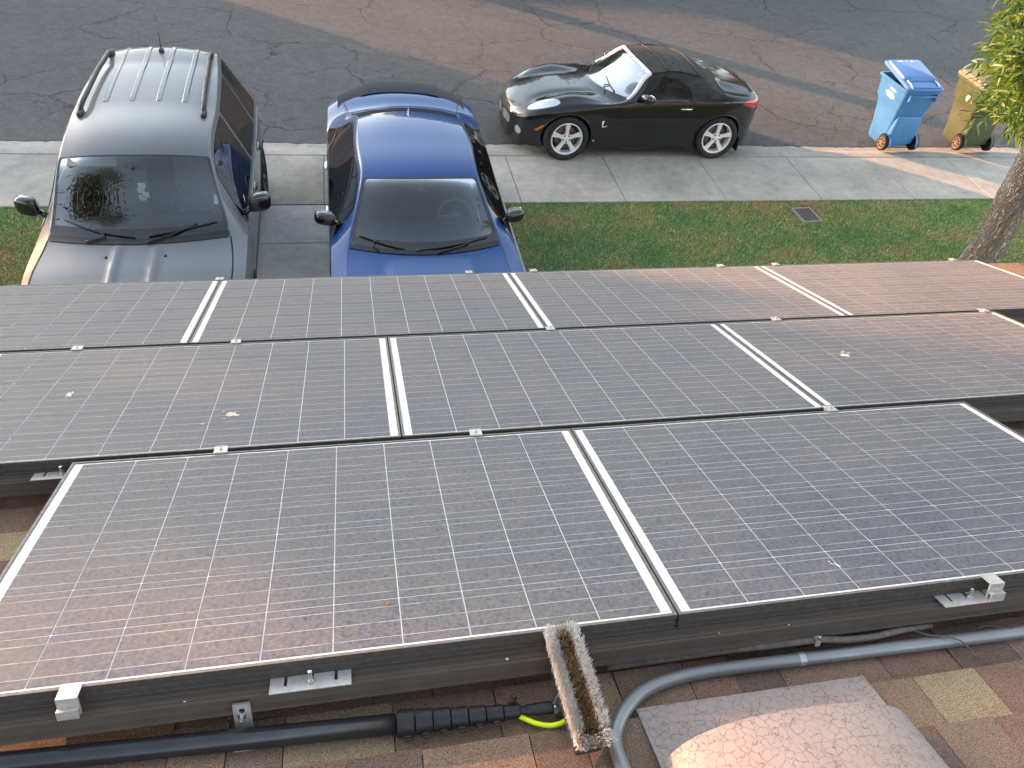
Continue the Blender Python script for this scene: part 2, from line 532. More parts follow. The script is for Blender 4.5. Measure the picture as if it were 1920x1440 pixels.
YE = 10.72                                     # edge of the asphalt
KERB0 = 10.19
xs = np.arange(-60, 60.01, 0.05)
ed = np.array([math.sin(x * 1.3) * 0.012 + math.sin(x * 5.1 + 1) * 0.010 for x in xs]) + nr.normal(0, 0.011, len(xs))
V = [(x, YE + e, -0.083) for x, e in zip(xs, ed)] + [(x, 20.0, -0.083) for x in xs] + [(x, YE + e - 0.012, -0.12) for x, e in zip(xs, ed)]
n = len(xs)
F = [(i, i + 1, n + i + 1, n + i) for i in range(n - 1)] + [(2 * n + i, 2 * n + i + 1, i + 1, i) for i in range(n - 1)]
street = obj('street', V, F, M['asphalt'])
tag(street, 'cracked grey asphalt street', 'street', kind='structure')

SWJ = [-20, -17, -14, -11, -9.5, -8.0, -6.45, -4.93, -3.4, -1.9, -0.37, 1.1, 2.255, 3.76, 5.30, 6.83, 8.40, 9.76, 11.4, 12.9, 14.45, 16, 17.5, 19, 22, 25]
sw = sheet('sidewalk', -60, 60, 8.87, KERB0, -0.022, M['joint'])
tag(sw, 'pale concrete sidewalk of square slabs along the lawn', 'sidewalk', kind='structure')
for i in range(len(SWJ) - 1):
    mb = MB()
    j = 0.0045 if i not in (9, 10) else 0.003
    mb.cbox(((SWJ[i] + SWJ[i + 1]) / 2, (8.87 + KERB0) / 2, -0.06 + rnd.uniform(-0.003, 0.002)), ((SWJ[i + 1] - SWJ[i]) / 2 - j, (KERB0 - 8.87) / 2 - 0.011, 0.06), 0.004)
    o = mb.build('slab', M['sidewalk'], sw)
kb = obj('kerb', [(-60, KERB0, -0.13), (60, KERB0, -0.13), (60, YE + 0.15, -0.13), (-60, YE + 0.15, -0.13)], [(0, 1, 2, 3)], M['joint'])
tag(kb, 'rolled concrete kerb between sidewalk and street', 'kerb', kind='structure')
prof = [(KERB0 + 0.006, 0.0), (KERB0 + 0.10, -0.004), (KERB0 + 0.20, -0.020), (KERB0 + 0.285, -0.052), (KERB0 + 0.34, -0.078), (KERB0 + 0.37, -0.086), (YE + 0.06, -0.092), (YE + 0.06, -0.14), (KERB0 + 0.006, -0.14)]
KJ = [-20, -14, -8.0, -4.93, -1.9, 1.1, 3.70, 6.80, 9.35, 12.5, 15.5, 18.5, 22, 25]
for i in range(len(KJ) - 1):
    mb = MB(); mb.prism(prof, KJ[i] + 0.005, KJ[i + 1] - 0.005, 'x')
    autosmooth(mb.build('kerb_block', M['kerbstone'], kb), 50)

dr = sheet('driveway', -3.1, 2.02, 3.4, 8.862, -0.03, M['joint'])
tag(dr, 'grey concrete driveway under the two parked cars', 'driveway', kind='structure')
for (x0, x1) in ((-3.1, -2.35), (-2.35, -0.300), (-0.300, 1.80), (1.80, 2.02)):
    ys = [8.862, 7.995, 6.35, 4.9, 3.4] if x1 < 1.9 else [8.862, 7.98, 7.1, 6.2, 5.3, 4.4, 3.4]
    for k in range(len(ys) - 1):
        mb = MB(); j = 0.006
        mb.cbox(((x0 + x1) / 2, (ys[k] + ys[k + 1]) / 2, -0.062 + rnd.uniform(-0.003, 0.003)), ((x1 - x0) / 2 - j, (ys[k] - ys[k + 1]) / 2 - j, 0.06), 0.006)
        mb.build('slab', M['drive'], dr)

for (x0, x1) in ((2.02, 60), (-60, -3.1)):
    lw = sheet('lawn', x0, x1, 3.4, 8.87, -0.022, M['soil'])
    tag(lw, 'lawn soil %s of the driveway' % ('right' if x0 > 0 else 'left'), 'lawn', kind='structure')

def grass(name, label, x0, x1, y0, y1, dens, holes=()):
    n = int((x1 - x0) * (y1 - y0) * dens)
    x = nr.uniform(x0, x1, n); y = nr.uniform(y0, y1, n)
    for (cx, cy, rx, ry) in holes:
        k = (np.abs(x - cx) > rx) | (np.abs(y - cy) > ry)
        x, y = x[k], y[k]
    y = y + (y > y1 - 0.04) * np.abs(nr.normal(0, 0.02, len(y))) * (1 + np.sin(x * 2.1) + np.sin(x * 5.3))
    n = len(x)
    h = nr.uniform(0.018, 0.040, n); a = nr.uniform(0, 2 * math.pi, n)
    ln = nr.uniform(0.012, 0.045, n); la = nr.uniform(0, 2 * math.pi, n)
    w = nr.uniform(0.0028, 0.0050, n)
    ca, sa = np.cos(a) * w, np.sin(a) * w
    z0 = np.full(n, -0.024)
    V = np.empty((n, 5, 3))
    mx = x + np.cos(la) * ln * 0.4; my = y + np.sin(la) * ln * 0.4
    V[:, 0] = np.stack([x - ca, y - sa, z0], 1); V[:, 1] = np.stack([x + ca, y + sa, z0], 1)
    V[:, 2] = np.stack([mx + ca * 0.8, my + sa * 0.8, z0 + h * 0.65], 1); V[:, 3] = np.stack([mx - ca * 0.8, my - sa * 0.8, z0 + h * 0.65], 1)
    V[:, 4] = np.stack([x + np.cos(la) * ln, y + np.sin(la) * ln, z0 + h], 1)
    b = (np.arange(n) * 5)[:, None]
    me = bpy.data.meshes.new(name)
    me.vertices.add(n * 5); me.vertices.foreach_set('co', V.reshape(-1))
    li = np.concatenate([b + np.array([0, 1, 2, 3]), b + np.array([3, 2, 4])], 1).reshape(-1)
    me.loops.add(len(li)); me.loops.foreach_set('vertex_index', li.astype(np.int32))
    st = np.stack([np.arange(n) * 7, np.arange(n) * 7 + 4], 1).reshape(-1)
    me.polygons.add(n * 2); me.polygons.foreach_set('loop_start', st.astype(np.int32))
    me.materials.append(M['grass'])
    me.update(calc_edges=True)
    o = bpy.data.objects.new(name, me); link(o)
    tag(o, label, 'grass', kind='stuff')
grass('grass', 'short mown green grass right of the driveway', 2.03, 11.5, 5.6, 8.875, 4300, [(6.36, 8.47, 0.155, 0.19)])
grass('grass', 'short mown green grass left of the driveway', -6.2, -3.08, 6.4, 8.875, 4300)

# water-meter cover set in the lawn, with a stone beside it
mc = empty('meter_cover', (6.36, 8.47, 0), (0, 0, R(4)))
tag(mc, 'small rectangular brown utility cover set in the lawn', 'utility cover')
mb = MB(); mb.box(-0.15, 0.15, -0.185, -0.165, -0.03, 0.012); mb.box(-0.15, 0.15, 0.165, 0.185, -0.03, 0.012)
mb.box(-0.15, -0.132, -0.165, 0.165, -0.03, 0.012); mb.box(0.132, 0.15, -0.165, 0.165, -0.03, 0.012)
mb.build('collar', plain('pale_box_collar', (0.30, 0.27, 0.24), 0.8, var=0.2), mc)
mb = MB(); mb.box(-0.131, 0.131, -0.164, 0.164, -0.03, 0.002)
for k in range(9):
    mb.box(-0.11, 0.11, -0.145 + k * 0.034, -0.133 + k * 0.034, 0.0015, 0.006)
mb.build('lid', plain('brown_cover_lid', (0.115, 0.085, 0.078), 0.75, var=0.3), mc)
def pebble(loc, r, m, label, name='stone', cat='stone', group=None, rot=(0, 0, 0), sq=0.7):
    mb = MB(); pr_ = [(0.001, -r * sq), (r * 0.6, -r * sq * 0.8), (r, -r * 0.1), (r * 0.85, r * sq * 0.55), (r * 0.4, r * sq * 0.92), (0.001, r * sq)]
    mb.lathe(pr_, 9)
    o = mb.build(name, m, smooth=True, loc=loc, rot=rot)
    for v in o.data.vertices:
        v.co *= 1 + rnd.uniform(-0.16, 0.16)
    return tag(o, label, cat, group)
pebble((6.43, 8.72, 0.02), 0.045, plain('brown_stone', (0.22, 0.17, 0.13), 0.9, var=0.3), 'small brown stone lying behind the utility cover')

# ------------------------------------------------------------------ the house under the camera
TH = 0.3502
RO = Vector((0, 0.8220, 3.6917)); EV = Vector((0, math.cos(TH), -math.sin(TH))); EN = Vector((0, math.sin(TH), math.cos(TH)))
RR = (-TH, 0, 0)
def rp(u, v, w): return RO + Vector((u, 0, 0)) + EV * v + EN * w
SW = -0.155          # shingle surface below the panel tops
EAVE = 3.42; RIDGE = -2.6; UL, UR = -6.0, 8.5
house = empty('house', (1.2, -2, 0))
tag(house, 'single-storey house whose brown shingle roof carries the solar panels', 'house')
hx = lambda p: tuple(Vector(p) - Vector((1.2, -2, 0)))
ez = rp(0, EAVE, SW).z; ey = rp(0, EAVE, SW).y
rz = rp(0, RIDGE, SW).z; ry = rp(0, RIDGE, SW).y
mb = MB()
wy = ey - 0.5
mb.box(UL + 0.4 - 1.2, UR - 0.4 - 1.2, 2 + wy - 0.2, 2 + wy, -0.3, ez - 0.02)
mb.box(UL + 0.4 - 1.2, UR - 0.4 - 1.2, 2 + 2 * ry - wy, 2 + 2 * ry - wy + 0.2, -0.3, ez - 0.02)
for xx in (UL + 0.4, UR - 0.6):
    mb.box(xx - 1.2, xx + 0.2 - 1.2, 2 + 2 * ry - wy + 0.2, 2 + wy - 0.2, -0.3, ez - 0.02)
    g0, g1 = 2 + 2 * ry - wy + 0.2, 2 + wy - 0.2
    gz_ = ez - 0.02; gt = gz_ + (wy - 0.2 - ry) * math.tan(TH)
    mb.prism([(g0, gz_), (g1, gz_), (2 + ry, gt)], xx - 1.2, xx + 0.2 - 1.2, 'x')
mb.build('wall', M['stucco'], house)
gd = MB(); gd.box(-2.9 - 1.2, 1.9 - 1.2, 2 + wy + 0.002, 2 + wy + 0.04, -0.02, 2.1)
for r_ in range(4):
    for c_ in range(6):
        gd.box(-2.8 - 1.2 + c_ * 0.79, -2.12 - 1.2 + c_ * 0.79, 2 + wy + 0.04, 2 + wy + 0.055, 0.06 + r_ * 0.52, 0.48 + r_ * 0.52)
gd.build('garage_door', M['garage'], house)
# roof decking, both slopes, then shingles laid on it
roofo = empty('roof', hx(RO), RR, house)
mb = MB()
mb.box(UL, UR, RIDGE, EAVE - 0.01, SW - 0.06, SW - 0.012)
mb.build('deck', plain('roof_felt', (0.05, 0.042, 0.038), 0.95, var=0.3), roofo)
mb = MB()
mb.add([hx((x, y, z)) for (x, y, z) in ((UL, ry + 0.001, rz - 0.01), (UR, ry + 0.001, rz - 0.01), (UR, 2 * ry - ey, ez), (UL, 2 * ry - ey, ez), (UL, ry, rz - 0.06), (UR, ry, rz - 0.06), (UR, 2 * ry - ey, ez - 0.05), (UL, 2 * ry - ey, ez - 0.05))], [(0, 3, 2, 1), (4, 5, 6, 7), (2, 3, 7, 6), (0, 1, 5, 4), (0, 4, 7, 3), (1, 2, 6, 5)])
mb.build('rear_slope', SH[0], house)
mb = MB(); mb.box(UL, UR, EAVE + 0.0, EAVE + 0.03, SW - 0.20, SW - 0.02)
mb.build('fascia', M['fascia'], roofo)
EXP = 0.143
me_cache = {}
def tab_me(wi, mi, thick):
    k = (wi, mi, thick)
    if k not in me_cache:
        w = wi * 0.02; t = 0.0085 if thick else 0.0035
        mb = MB(); h = w / 2 - 0.0012
        L = 0.20; z0 = -0.0085; z1 = 0.0015
        y1 = 0.0; y0 = -L
        r1, r2 = 0.0018, -0.0012
        V = [(-h, y0, z0 - 0.003), (h, y0, z0 - 0.003), (h, y1 + r1, z1 - 0.004), (-h, y1 + r2, z1 - 0.004),
             (-h, y0, z0), (h, y0, z0), (h, y1 + r1, z1 + t), (-h, y1 + r2, z1 + t)]
        mb.add(V, [(0, 3, 2, 1), (4, 5, 6, 7), (0, 1, 5, 4), (1, 2, 6, 5), (2, 3, 7, 6), (3, 0, 4, 7)])
        me_cache[k] = mb.data('shingle', SH[mi])
    return me_cache[k]
def in_view(u, v):
    """bare roof the picture shows, not covered by the panels"""
    if -0.62 < v < 0.17 and -1.15 < u < 2.25: return 0.0
    if 0.0 <= v < 1.25 and -1.75 < u < -0.85: return 1.0
    if v > 0.9 and v < 2.2 and 2.2 < u < 3.6: return 2.0
    if v > 1.9 and 3.3 < u < 5.6: return 3.0
    return None
tabs = []
k = 0
v = EAVE
while v > RIDGE:
    u = UL + rnd.uniform(0, 0.2)
    last = -1
    while u < UR - 0.1:
        wi = rnd.choice((6, 7, 8, 9, 10, 12, 14))
        mi = rnd.choices((0, 1, 2, 3, 4), (40, 16, 5, 27, 12))[0]
        if mi == last: mi = rnd.choice((0, 3, 4, 1))
        last = mi
        thick = rnd.random() < 0.5
        tabs.append((u + wi * 0.01, v + rnd.uniform(-0.002, 0.002), wi, mi, thick))
        u += wi * 0.02
    v -= EXP; k += 1
cand = sorted([(in_view(t[0], t[1]) , i) for i, t in enumerate(tabs) if in_view(t[0], t[1]) is not None])[:298]
single = set(i for _, i in cand)
rest = MB()
for i, (u, v, wi, mi, thick) in enumerate(tabs):
    if i in single:
        inst('shingle', tab_me(wi, mi, thick), roofo, (u, v, SW))
    else:
        me = tab_me(wi, mi, thick)
        rest.m = mi
        rest.add([(q.co.x + u, q.co.y + v, q.co.z + SW) for q in me.vertices], [tuple(p_.vertices) for p_ in me.polygons])
o = rest.build('shingle_field', SH, roofo)
o['kind'] = 'stuff'

# ------------------------------------------------------------------ solar panels
PW, PH, PT = 1.65, 0.992, 0.042
CW, CH, CPU, CPV = 0.1551, 0.1564, 0.1580, 0.1600
def frame_data():
    mb = MB(); L = 0.0085
    t = 0.0015
    mb.m = 1      # pale worn top lip
    for (x0, x1, y0, y1) in ((0, PW, 0, L), (0, PW, PH - L, PH), (0, L, L, PH - L), (PW - L, PW, L, PH - L)):
        mb.add([(x0, y0, t), (x1, y0, t), (x1, y1, t), (x0, y1, t)], [(0, 1, 2, 3)])
    mb.m = 0
    def wall(a, b, nx, ny):
        # outer side of the extrusion with two shallow grooves
        prof = [(0, t), (0, -0.012), (0.0025, -0.014), (0.0025, -0.020), (0, -0.022), (0, -0.030), (0.0025, -0.032), (0.0025, -0.037), (0, -0.039), (0, -PT)]
        V = []
        for (d, z) in prof:
            for p in (a, b): V.append((p[0] + nx * d, p[1] + ny * d, z))
        mb.add(V, [(2 * i, 2 * i + 2, 2 * i + 3, 2 * i + 1) for i in range(len(prof) - 1)])
    wall((0, 0), (PW, 0), 0, 1); wall((PW, 0), (PW, PH), -1, 0); wall((PW, PH), (0, PH), 0, -1); wall((0, PH), (0, 0), 1, 0)
    # inner edge of lip and bottom flange
    for (x0, x1, y0, y1) in ((0, PW, 0, 0.03), (0, PW, PH - 0.03, PH), (0, 0.03, 0.03, PH - 0.03), (PW - 0.03, PW, 0.03, PH - 0.03)):
        mb.box(x0 + 0.003, x1 - 0.003, y0 + 0.003, y1 - 0.003, -PT + 0.0005, -PT + 0.003)
    for (a, b) in (((L, L), (PW - L, L)), ((PW - L, L), (PW - L, PH - L)), ((PW - L, PH - L), (L, PH - L)), ((L, PH - L), (L, L))):
        mb.add([(a[0], a[1], t), (b[0], b[1], t), (b[0], b[1], -0.004), (a[0], a[1], -0.004)], [(0, 1, 2, 3)])
    return mb.data('frame', [M['frame'], M['frametop']])
frame_me = frame_data()
mb = MB(); mb.box(0.004, PW - 0.004, 0.004, PH - 0.004, -0.006, -0.0015)
back_me = mb.data('backsheet', M['back'])
mb = MB()
h = CW / 2; g_ = CH / 2; c = 0.0008
mb.m = 0
mb.prism([(-h + c, -g_), (h - c, -g_), (h, -g_ + c), (h, g_ - c), (h - c, g_), (-h + c, g_), (-h, g_ - c), (-h, -g_ + c)], -0.0012, -0.0004)
mb.m = 1
for yy in (-0.052, 0, 0.052):
    mb.box(-h - 0.0006, h + 0.0006, yy - 0.0009, yy + 0.0009, -0.0006, -0.0001)
cell_me = mb.data('cell', [M['cell'], M['busbar']])
GX, GY = 0.0046, 0.0249
PP = PW + GX
a0, b0, c0 = -0.9255, 0.1219, -0.7572
vA, vB, vC = 0.0, PH + GY, 2 * (PH + GY)
panels = [
    (a0, vA, 'dusty solar panel of the nearest row with the brush leaning on its front edge'),
    (a0 + PP, vA, 'bluish solar panel of the nearest row, right of the brush'),
    (b0 - PP + GX / 2, vB, 'middle-row solar panel at left with two bird droppings'),
    (b0 + GX / 2, vB, 'middle-row solar panel in the centre, between the two double white seams'),
    (b0 + PP + GX / 2, vB, 'middle-row solar panel at right with one bird dropping'),
    (c0 - PP + GX / 2, vC, 'far-row solar panel in front of the grey off-road car'),
    (c0 + GX / 2, vC, 'far-row solar panel in front of the blue car'),
    (c0 + PP + GX / 2, vC, 'far-row solar panel in front of the grass, second from the right end'),
    (c0 + 2 * PP + GX / 2, vC, 'far-row solar panel at the right end, mostly in orange sunlight'),
]
for (u, v, lab) in panels:
    root = empty('solar_panel', rp(u, v, 0), RR)
    tag(root, lab, 'solar panel', 'solar panels on the roof')
    inst('frame', frame_me, root); inst('backsheet', back_me, root)
    m0 = (PW - 10 * CPU) / 2 + CPU / 2; n0 = (PH - 6 * CPV) / 2 + CPV / 2
    for i in range(10):
        for j in range(6):
            inst('cell', cell_me, root, (m0 + i * CPU, n0 + j * CPV, 0))

# ------------------------------------------------------------------ mounting rails with their brackets
def rail(v, ua, ub, label, front=True):
    root = empty('mounting_rail', rp(ua, v, -PT - 0.0015), RR)
    tag(root, label, 'mounting rail', 'rails under the solar panels')
    L = ub - ua
    # section (v, w): two stepped faces, a groove on top
    sec = [(-0.034, -0.010), (-0.034, -0.017), (-0.025, -0.020), (-0.025, -0.056), (-0.036, -0.060), (-0.036, -0.068), (-0.027, -0.071), (-0.027, -0.080), (0.020, -0.080), (0.020, 0.0), (-0.008, 0.0), (-0.008, -0.008), (-0.020, -0.008), (-0.020, -0.004), (-0.026, -0.004), (-0.026, -0.010)]
    sec = [(a_, b_ * 0.78) for (a_, b_) in sec]
    mb = MB(); mb.prism(sec, 0, L, 'x')
    mb.build('rail_beam', M['rail'], root)
    return root
def clamp_me(mid):
    mb = MB()
    if mid:
        mb.box(-0.021, 0.021, -0.024, 0.024, 0.0025, 0.0055); mb.box(-0.021, 0.021, -0.009, 0.009, -0.04, 0.002)
        mb.box(-0.021, 0.021, -0.024, -0.0225, 0.0055, 0.0075); mb.box(-0.021, 0.021, 0.0225, 0.024, 0.0055, 0.0075)
    else:
        # Z-shaped end clamp standing on the rail, lip over the frame
        mb.box(-0.021, 0.021, -0.027, 0.010, 0.0025, 0.0060); mb.box(-0.021, 0.021, -0.0335, -0.027, -0.040, 0.0060)
        mb.box(-0.021, 0.021, -0.045, -0.0335, -0.022, -0.018); mb.box(-0.021, 0.021, -0.045, -0.041, -0.040, -0.022)
    return mb.data('clamp', M['alu'])
CM, CE = clamp_me(True), clamp_me(False)
mb = MB(); mb.lathe([(0.0001, 0.0125), (0.0045, 0.0125), (0.0048, 0.0105), (0.0048, 0.0055)], 10); BOLT = mb.data('bolt', M['steel'], True)
mb = MB(); mb.lathe([(0.0001, 0.0), (0.0042, 0.0), (0.0050, -0.0018), (0.0050, -0.006)], 10, cen=(0, -0.030, -0.010)); BOLTE = mb.data('bolt', M['steel'], True)
def clamp(root, ua, u, mid, dv=0.0):
    o = inst('clamp', CM if mid else CE, root, (u - ua, dv, PT + 0.0015))
    inst('bolt', BOLT if mid else BOLTE, o)
def splice(root, ua, u):
    mb = MB()
    # slotted plate: pieces round the three slots
    z0, z1 = 0.0018, 0.0042
    y0, y1 = -0.047, -0.002
    mb.box(-0.088, 0.088, y0, y0 + 0.018, z0, z1)
    for (x0, x1) in ((-0.088, -0.058), (-0.051, -0.006), (0.006, 0.051), (0.058, 0.088)):
        mb.box(x0, x1, y0 + 0.018, y1, z0, z1)
    o = mb.build('splice_plate', M['alu'], root, loc=(u - ua, 0, 0.0))
    mb = MB(); mb.lathe([(0.0001, 0.036), (0.0045, 0.035), (0.0045, 0.012)], 10, cen=(0, -0.026, 0)); mb.lathe([(0.0001, 0.0125), (0.009, 0.012), (0.009, 0.004)], 6, cen=(0, -0.026, 0))
    autosmooth(mb.build('bolt', M['steel'], o), 40)
def foot(root, ua, u, flash=True):
    mb = MB()
    z1 = -0.024; z0 = SW + PT + 0.006
    mb.box(-0.0185, 0.0185, -0.0385, -0.031, z0, -0.066)
    mb.box(-0.0185, -0.006, -0.0385, -0.031, -0.066, z1); mb.box(0.006, 0.0185, -0.0385, -0.031, -0.066, z1); mb.box(-0.006, 0.006, -0.0385, -0.031, z1 - 0.012, z1)
    mb.box(-0.0185, 0.0185, -0.085, -0.031, z0 - 0.006, z0)
    o = mb.build('foot_bracket', M['alu'], root, loc=(u - ua, 0, 0))
    mb = MB(); mb.lathe([(0.0001, -0.062), (0.005, -0.060), (0.005, -0.046), (0.0095, -0.046), (0.0095, -0.0388)], 8, 'y', (0, 0, -0.052))
    autosmooth(mb.build('bolt', M['steel'], o), 40)
    if flash:
        mb = MB(); mb.box(-0.01, 0.075, -0.060, 0.1, z0 - 0.008, z0 - 0.0065)
        mb.build('flashing', plain('grey_flashing', (0.14, 0.135, 0.13), 0.5, 0.4, var=0.2), root, loc=(u - ua, 0, 0))
def stub(root, ua, u, dv, w, m='steel', r=0.005):
    mb = MB(); mb.lathe([(0.0001, 0.004), (r, 0.003), (r * 1.1, -0.002), (0.0001, -0.003)], 8, cen=(u - ua, dv, w))
    mb.build('rail_bolt', M[m], root, smooth=True)
ra = rail(vA, a0 - 0.42, a0 + 2 * PP + 0.12, 'dark rail along the front of the nearest panel row, behind the brush pole')
ua = a0 - 0.42
for u in (-0.637, 1.614): clamp(ra, ua, u, False)
for u in (-0.150, 1.545): splice(ra, ua, u)
foot(ra, ua, -0.300); foot(ra, ua, 2.02)
stub(ra, ua, 0.295, -0.022, -0.006); stub(ra, ua, 0.83, -0.022, -0.008); stub(ra, ua, -0.415, -0.022, -0.008); stub(ra, ua, 1.02, -0.022, -0.009)
rb = rail(vB - GY / 2 + 0.01, b0 - PP - 0.1, b0 + 2 * PP + 0.25, 'dark rail between the nearest and the middle panel row')
ub_ = b0 - PP - 0.1
for u in (-0.476, 0.382, 1.783): clamp(rb, ub_, u, True, -0.010)
splice(rb, ub_, -0.962); foot(rb, ub_, 3.3)
rc = rail(vC - GY / 2 + 0.01, c0 - PP - 0.1, c0 + 3 * PP + 0.25, 'dark rail between the middle and the far panel row')
uc_ = c0 - PP - 0.1
for u in (-1.208, -0.552, 0.911, 2.12, 3.379): clamp(rc, uc_, u, True, -0.010)
foot(rc, uc_, 4.1)
rd = rail(vC + PH - 0.02, c0 - PP - 0.1, c0 + 3 * PP + 0.08, 'dark rail under the far edge of the far panel row')
ud_ = c0 - PP - 0.1
for u in (-0.763, 0.661, 1.06, 2.298, 2.687, 4.026):
    o = inst('clamp', CM, rd, (u - ud_, 0.020 + 0.012, PT + 0.0015)); inst('bolt', BOLT, o)

# bird droppings, dried
drop_m = plain('dried_dropping', (0.60, 0.52, 0.42), 0.9, var=0.3, vscale=80)
drop_w = plain('white_dropping', (0.75, 0.74, 0.70), 0.9, var=0.2, vscale=80)
def dropping(u, v, r, m, label, ell=(1, 1), ang=0.0):
    mb = MB(); n = 16
    for q in range(7):
        cx, cy = (0, 0) if q == 0 else (rnd.gauss(0, r * 0.55) * ell[0], rnd.gauss(0, r * 0.55) * ell[1])
        rr = r * (0.55 if q == 0 else rnd.uniform(0.10, 0.32))
        V = [(cx + rr * ell[0] * rnd.uniform(0.7, 1.15) * math.cos(t * 2 * math.pi / n), cy + rr * ell[1] * rnd.uniform(0.7, 1.15) * math.sin(t * 2 * math.pi / n), 0.0002 * q) for t in range(n)]
        V.append((cx, cy, 0.0022 + 0.0002 * q))
        mb.add(V, [(t, (t + 1) % n, n) for t in range(n)])
    o = mb.build('bird_dropping', m, loc=rp(u, v, 0.0003), rot=(Matrix.Rotation(-TH, 3, 'X') @ Matrix.Rotation(ang, 3, 'Z')).to_euler())
    tag(o, label, 'bird dropping', 'bird droppings on the panels')

dropping(-1.096, 1.533, 0.030, drop_w, 'streaky white bird dropping on the left middle-row panel', (0.5, 1.2), 0.3)
dropping(-0.48, 1.278, 0.032, drop_m, 'large tan bird dropping on the left middle-row panel', (1.1, 0.9))
dropping(-0.567, 1.214, 0.011, drop_m, 'small round bird dropping below the large tan one on the left middle-row panel')
dropping(2.186, 1.519, 0.036, drop_m, 'tan bird dropping on the right middle-row panel', (1.2, 0.8))
dropping(0.027, 0.156, 0.012, plain('brown_dropping', (0.26, 0.16, 0.09), 0.9, var=0.3), 'small brown bird dropping on the nearest panel')
dropping(1.236, 0.113, 0.012, drop_w, 'thin white bird dropping on the bluish nearest panel', (0.4, 1.6), 0.5)

# ------------------------------------------------------------------ attic vent
vent = empty('roof_vent', rp(0.88, -0.45, SW), RR)
tag(vent, 'taupe crackle-painted metal roof vent with arched hood', 'roof vent')
mb = MB(); mb.cbox((0, 0, 0.013), (0.298, 0.315, 0.0025), 0.001)
mb.build('flange', M['vent'], vent)
def arch(wd, ht, z0, n=48):
    P = []
    for i in range(n + 1):
        t = math.pi * i / n
        cx, sx = math.cos(t), math.sin(t)
        P.append((-wd * math.copysign(abs(cx) ** 0.84, cx), z0 + ht * abs(sx) ** 0.86))
    return P
mb = MB(); NV = 10
rings = []
for k in range(NV + 1):
    y = 0.150 - 0.45 * k / NV
    f = 1.0 if k < 8 else 1 - 0.08 * (k - 7)
    rings.append([(p[0], y, p[1]) for p in arch(0.295, 0.122 * f, 0.016)])
n = len(rings[0])
V = [p for r_ in rings for p in r_]
V += [(p[0] * 0.990, 0.147, 0.016 + (p[2] - 0.016) * 0.975) for p in rings[0]]
F = [(k * n + i, k * n + i + 1, (k + 1) * n + i + 1, (k + 1) * n + i) for k in range(NV) for i in range(n - 1)]
F += [(i, (NV + 1) * n + i, (NV + 1) * n + i + 1, i + 1) for i in range(n - 1)]
b_ = len(V); V += [(p[0] * 0.990, 0.05, 0.016 + (p[2] - 0.016) * 0.975) for p in rings[0]]
F += [((NV + 1) * n + i, b_ + i, b_ + i + 1, (NV + 1) * n + i + 1) for i in range(n - 1)]
o = obj('hood', V, F, M['vent'], vent); autosmooth(o, 45)
mb = MB(); P = arch(0.288, 0.115, 0.016)
mb.add([(p[0], 0.06, p[1]) for p in P], [tuple(range(len(P)))])
mb.build('screen', plain('vent_mesh', (0.02, 0.02, 0.02), 0.8), vent)

# ------------------------------------------------------------------ conduit, cable, wire
def roof_tube(name, pts, r, m, label, cat, k=6, n=12, w=None):
    P = smoothpath(pts, k)
    o0 = rp(*pts[0])
    mb = MB(); mb.tube([tuple(rp(*p) - o0) for p in P], r, n)
    o = mb.build(name, M[m], smooth=True, loc=o0)
    return tag(o, label, cat)
cw = SW + 0.0195
cpts = [(7.6, -0.10, cw), (2.6, -0.078, cw), (1.704, -0.073, cw), (1.046, -0.062, cw), (0.80, -0.060, cw), (0.695, -0.070, cw), (0.615, -0.094, cw), (0.556, -0.137, cw), (0.519, -0.183, cw), (0.503, -0.216, cw), (0.498, -0.26, cw), (0.500, -0.36, cw), (0.500, -0.60, cw)]
root = empty('conduit', rp(1.0, -0.06, SW), RR)
tag(root, 'grey metal conduit pipe bending round beside the roof vent', 'conduit')
mb = MB(); mb.tube(smoothpath([(p[0] - 1.0, p[1] + 0.06, p[2] - SW) for p in cpts], 6), 0.0165, 14)
mb.build('pipe', M['emt'], root, smooth=True)
mb = MB(); mb.tube([(0.040, -0.0015, cw - SW), (0.058, -0.0016, cw - SW)], 0.0176, 14)
autosmooth(mb.build('coupling_band', M['emt2'], root), 40)
cb = SW + 0.045
roof_tube('cable', [(0.55, -0.012, -0.128), (0.70, -0.018, -0.120), (0.85, -0.026, -0.110), (0.975, -0.038, -0.101), (1.094, -0.046, -0.094), (1.186, -0.050, -0.103), (1.265, -0.048, -0.106), (1.35, -0.036, -0.110), (1.46, -0.016, -0.128)], 0.0085, 'cable', 'grey jacketed cable running along the rail above the conduit', 'cable')
clip = empty('cable_clip', rp(1.094, -0.046, -0.094), RR)
tag(clip, 'bright metal clip holding the grey cable to the rail', 'clip')
mb = MB()
mb.box(-0.007, 0.007, -0.0095, -0.0078, -0.012, 0.020); mb.box(-0.007, 0.007, -0.0078, 0.004, 0.0078, 0.0095)
mb.build('strap', M['emt2'], clip)
mb = MB(); mb.lathe([(0.0001, -0.016), (0.006, -0.0155), (0.006, -0.0096)], 8, 'y', (0, 0, 0.0165)); mb.build('screw', M['steel'], clip)
roof_tube('wire', [(1.385, -0.030, -0.118), (1.401, -0.046, -0.116), (1.415, -0.060, -0.114), (1.452, -0.074, -0.1125), (1.488, -0.092, -0.116), (1.508, -0.112, -0.135), (1.520, -0.128, -0.149)], 0.0022, 'cable', 'thin brown wire crossing over the conduit', 'wire', n=6)
roof_tube('wire', [(1.535, -0.068, -0.149), (1.555, -0.048, -0.14), (1.605, -0.045, -0.125), (1.632, -0.055, -0.127), (1.665, -0.072, -0.118)], 0.0022, 'cable', 'thin brown wire looped behind the conduit at the right edge', 'wire', n=6)

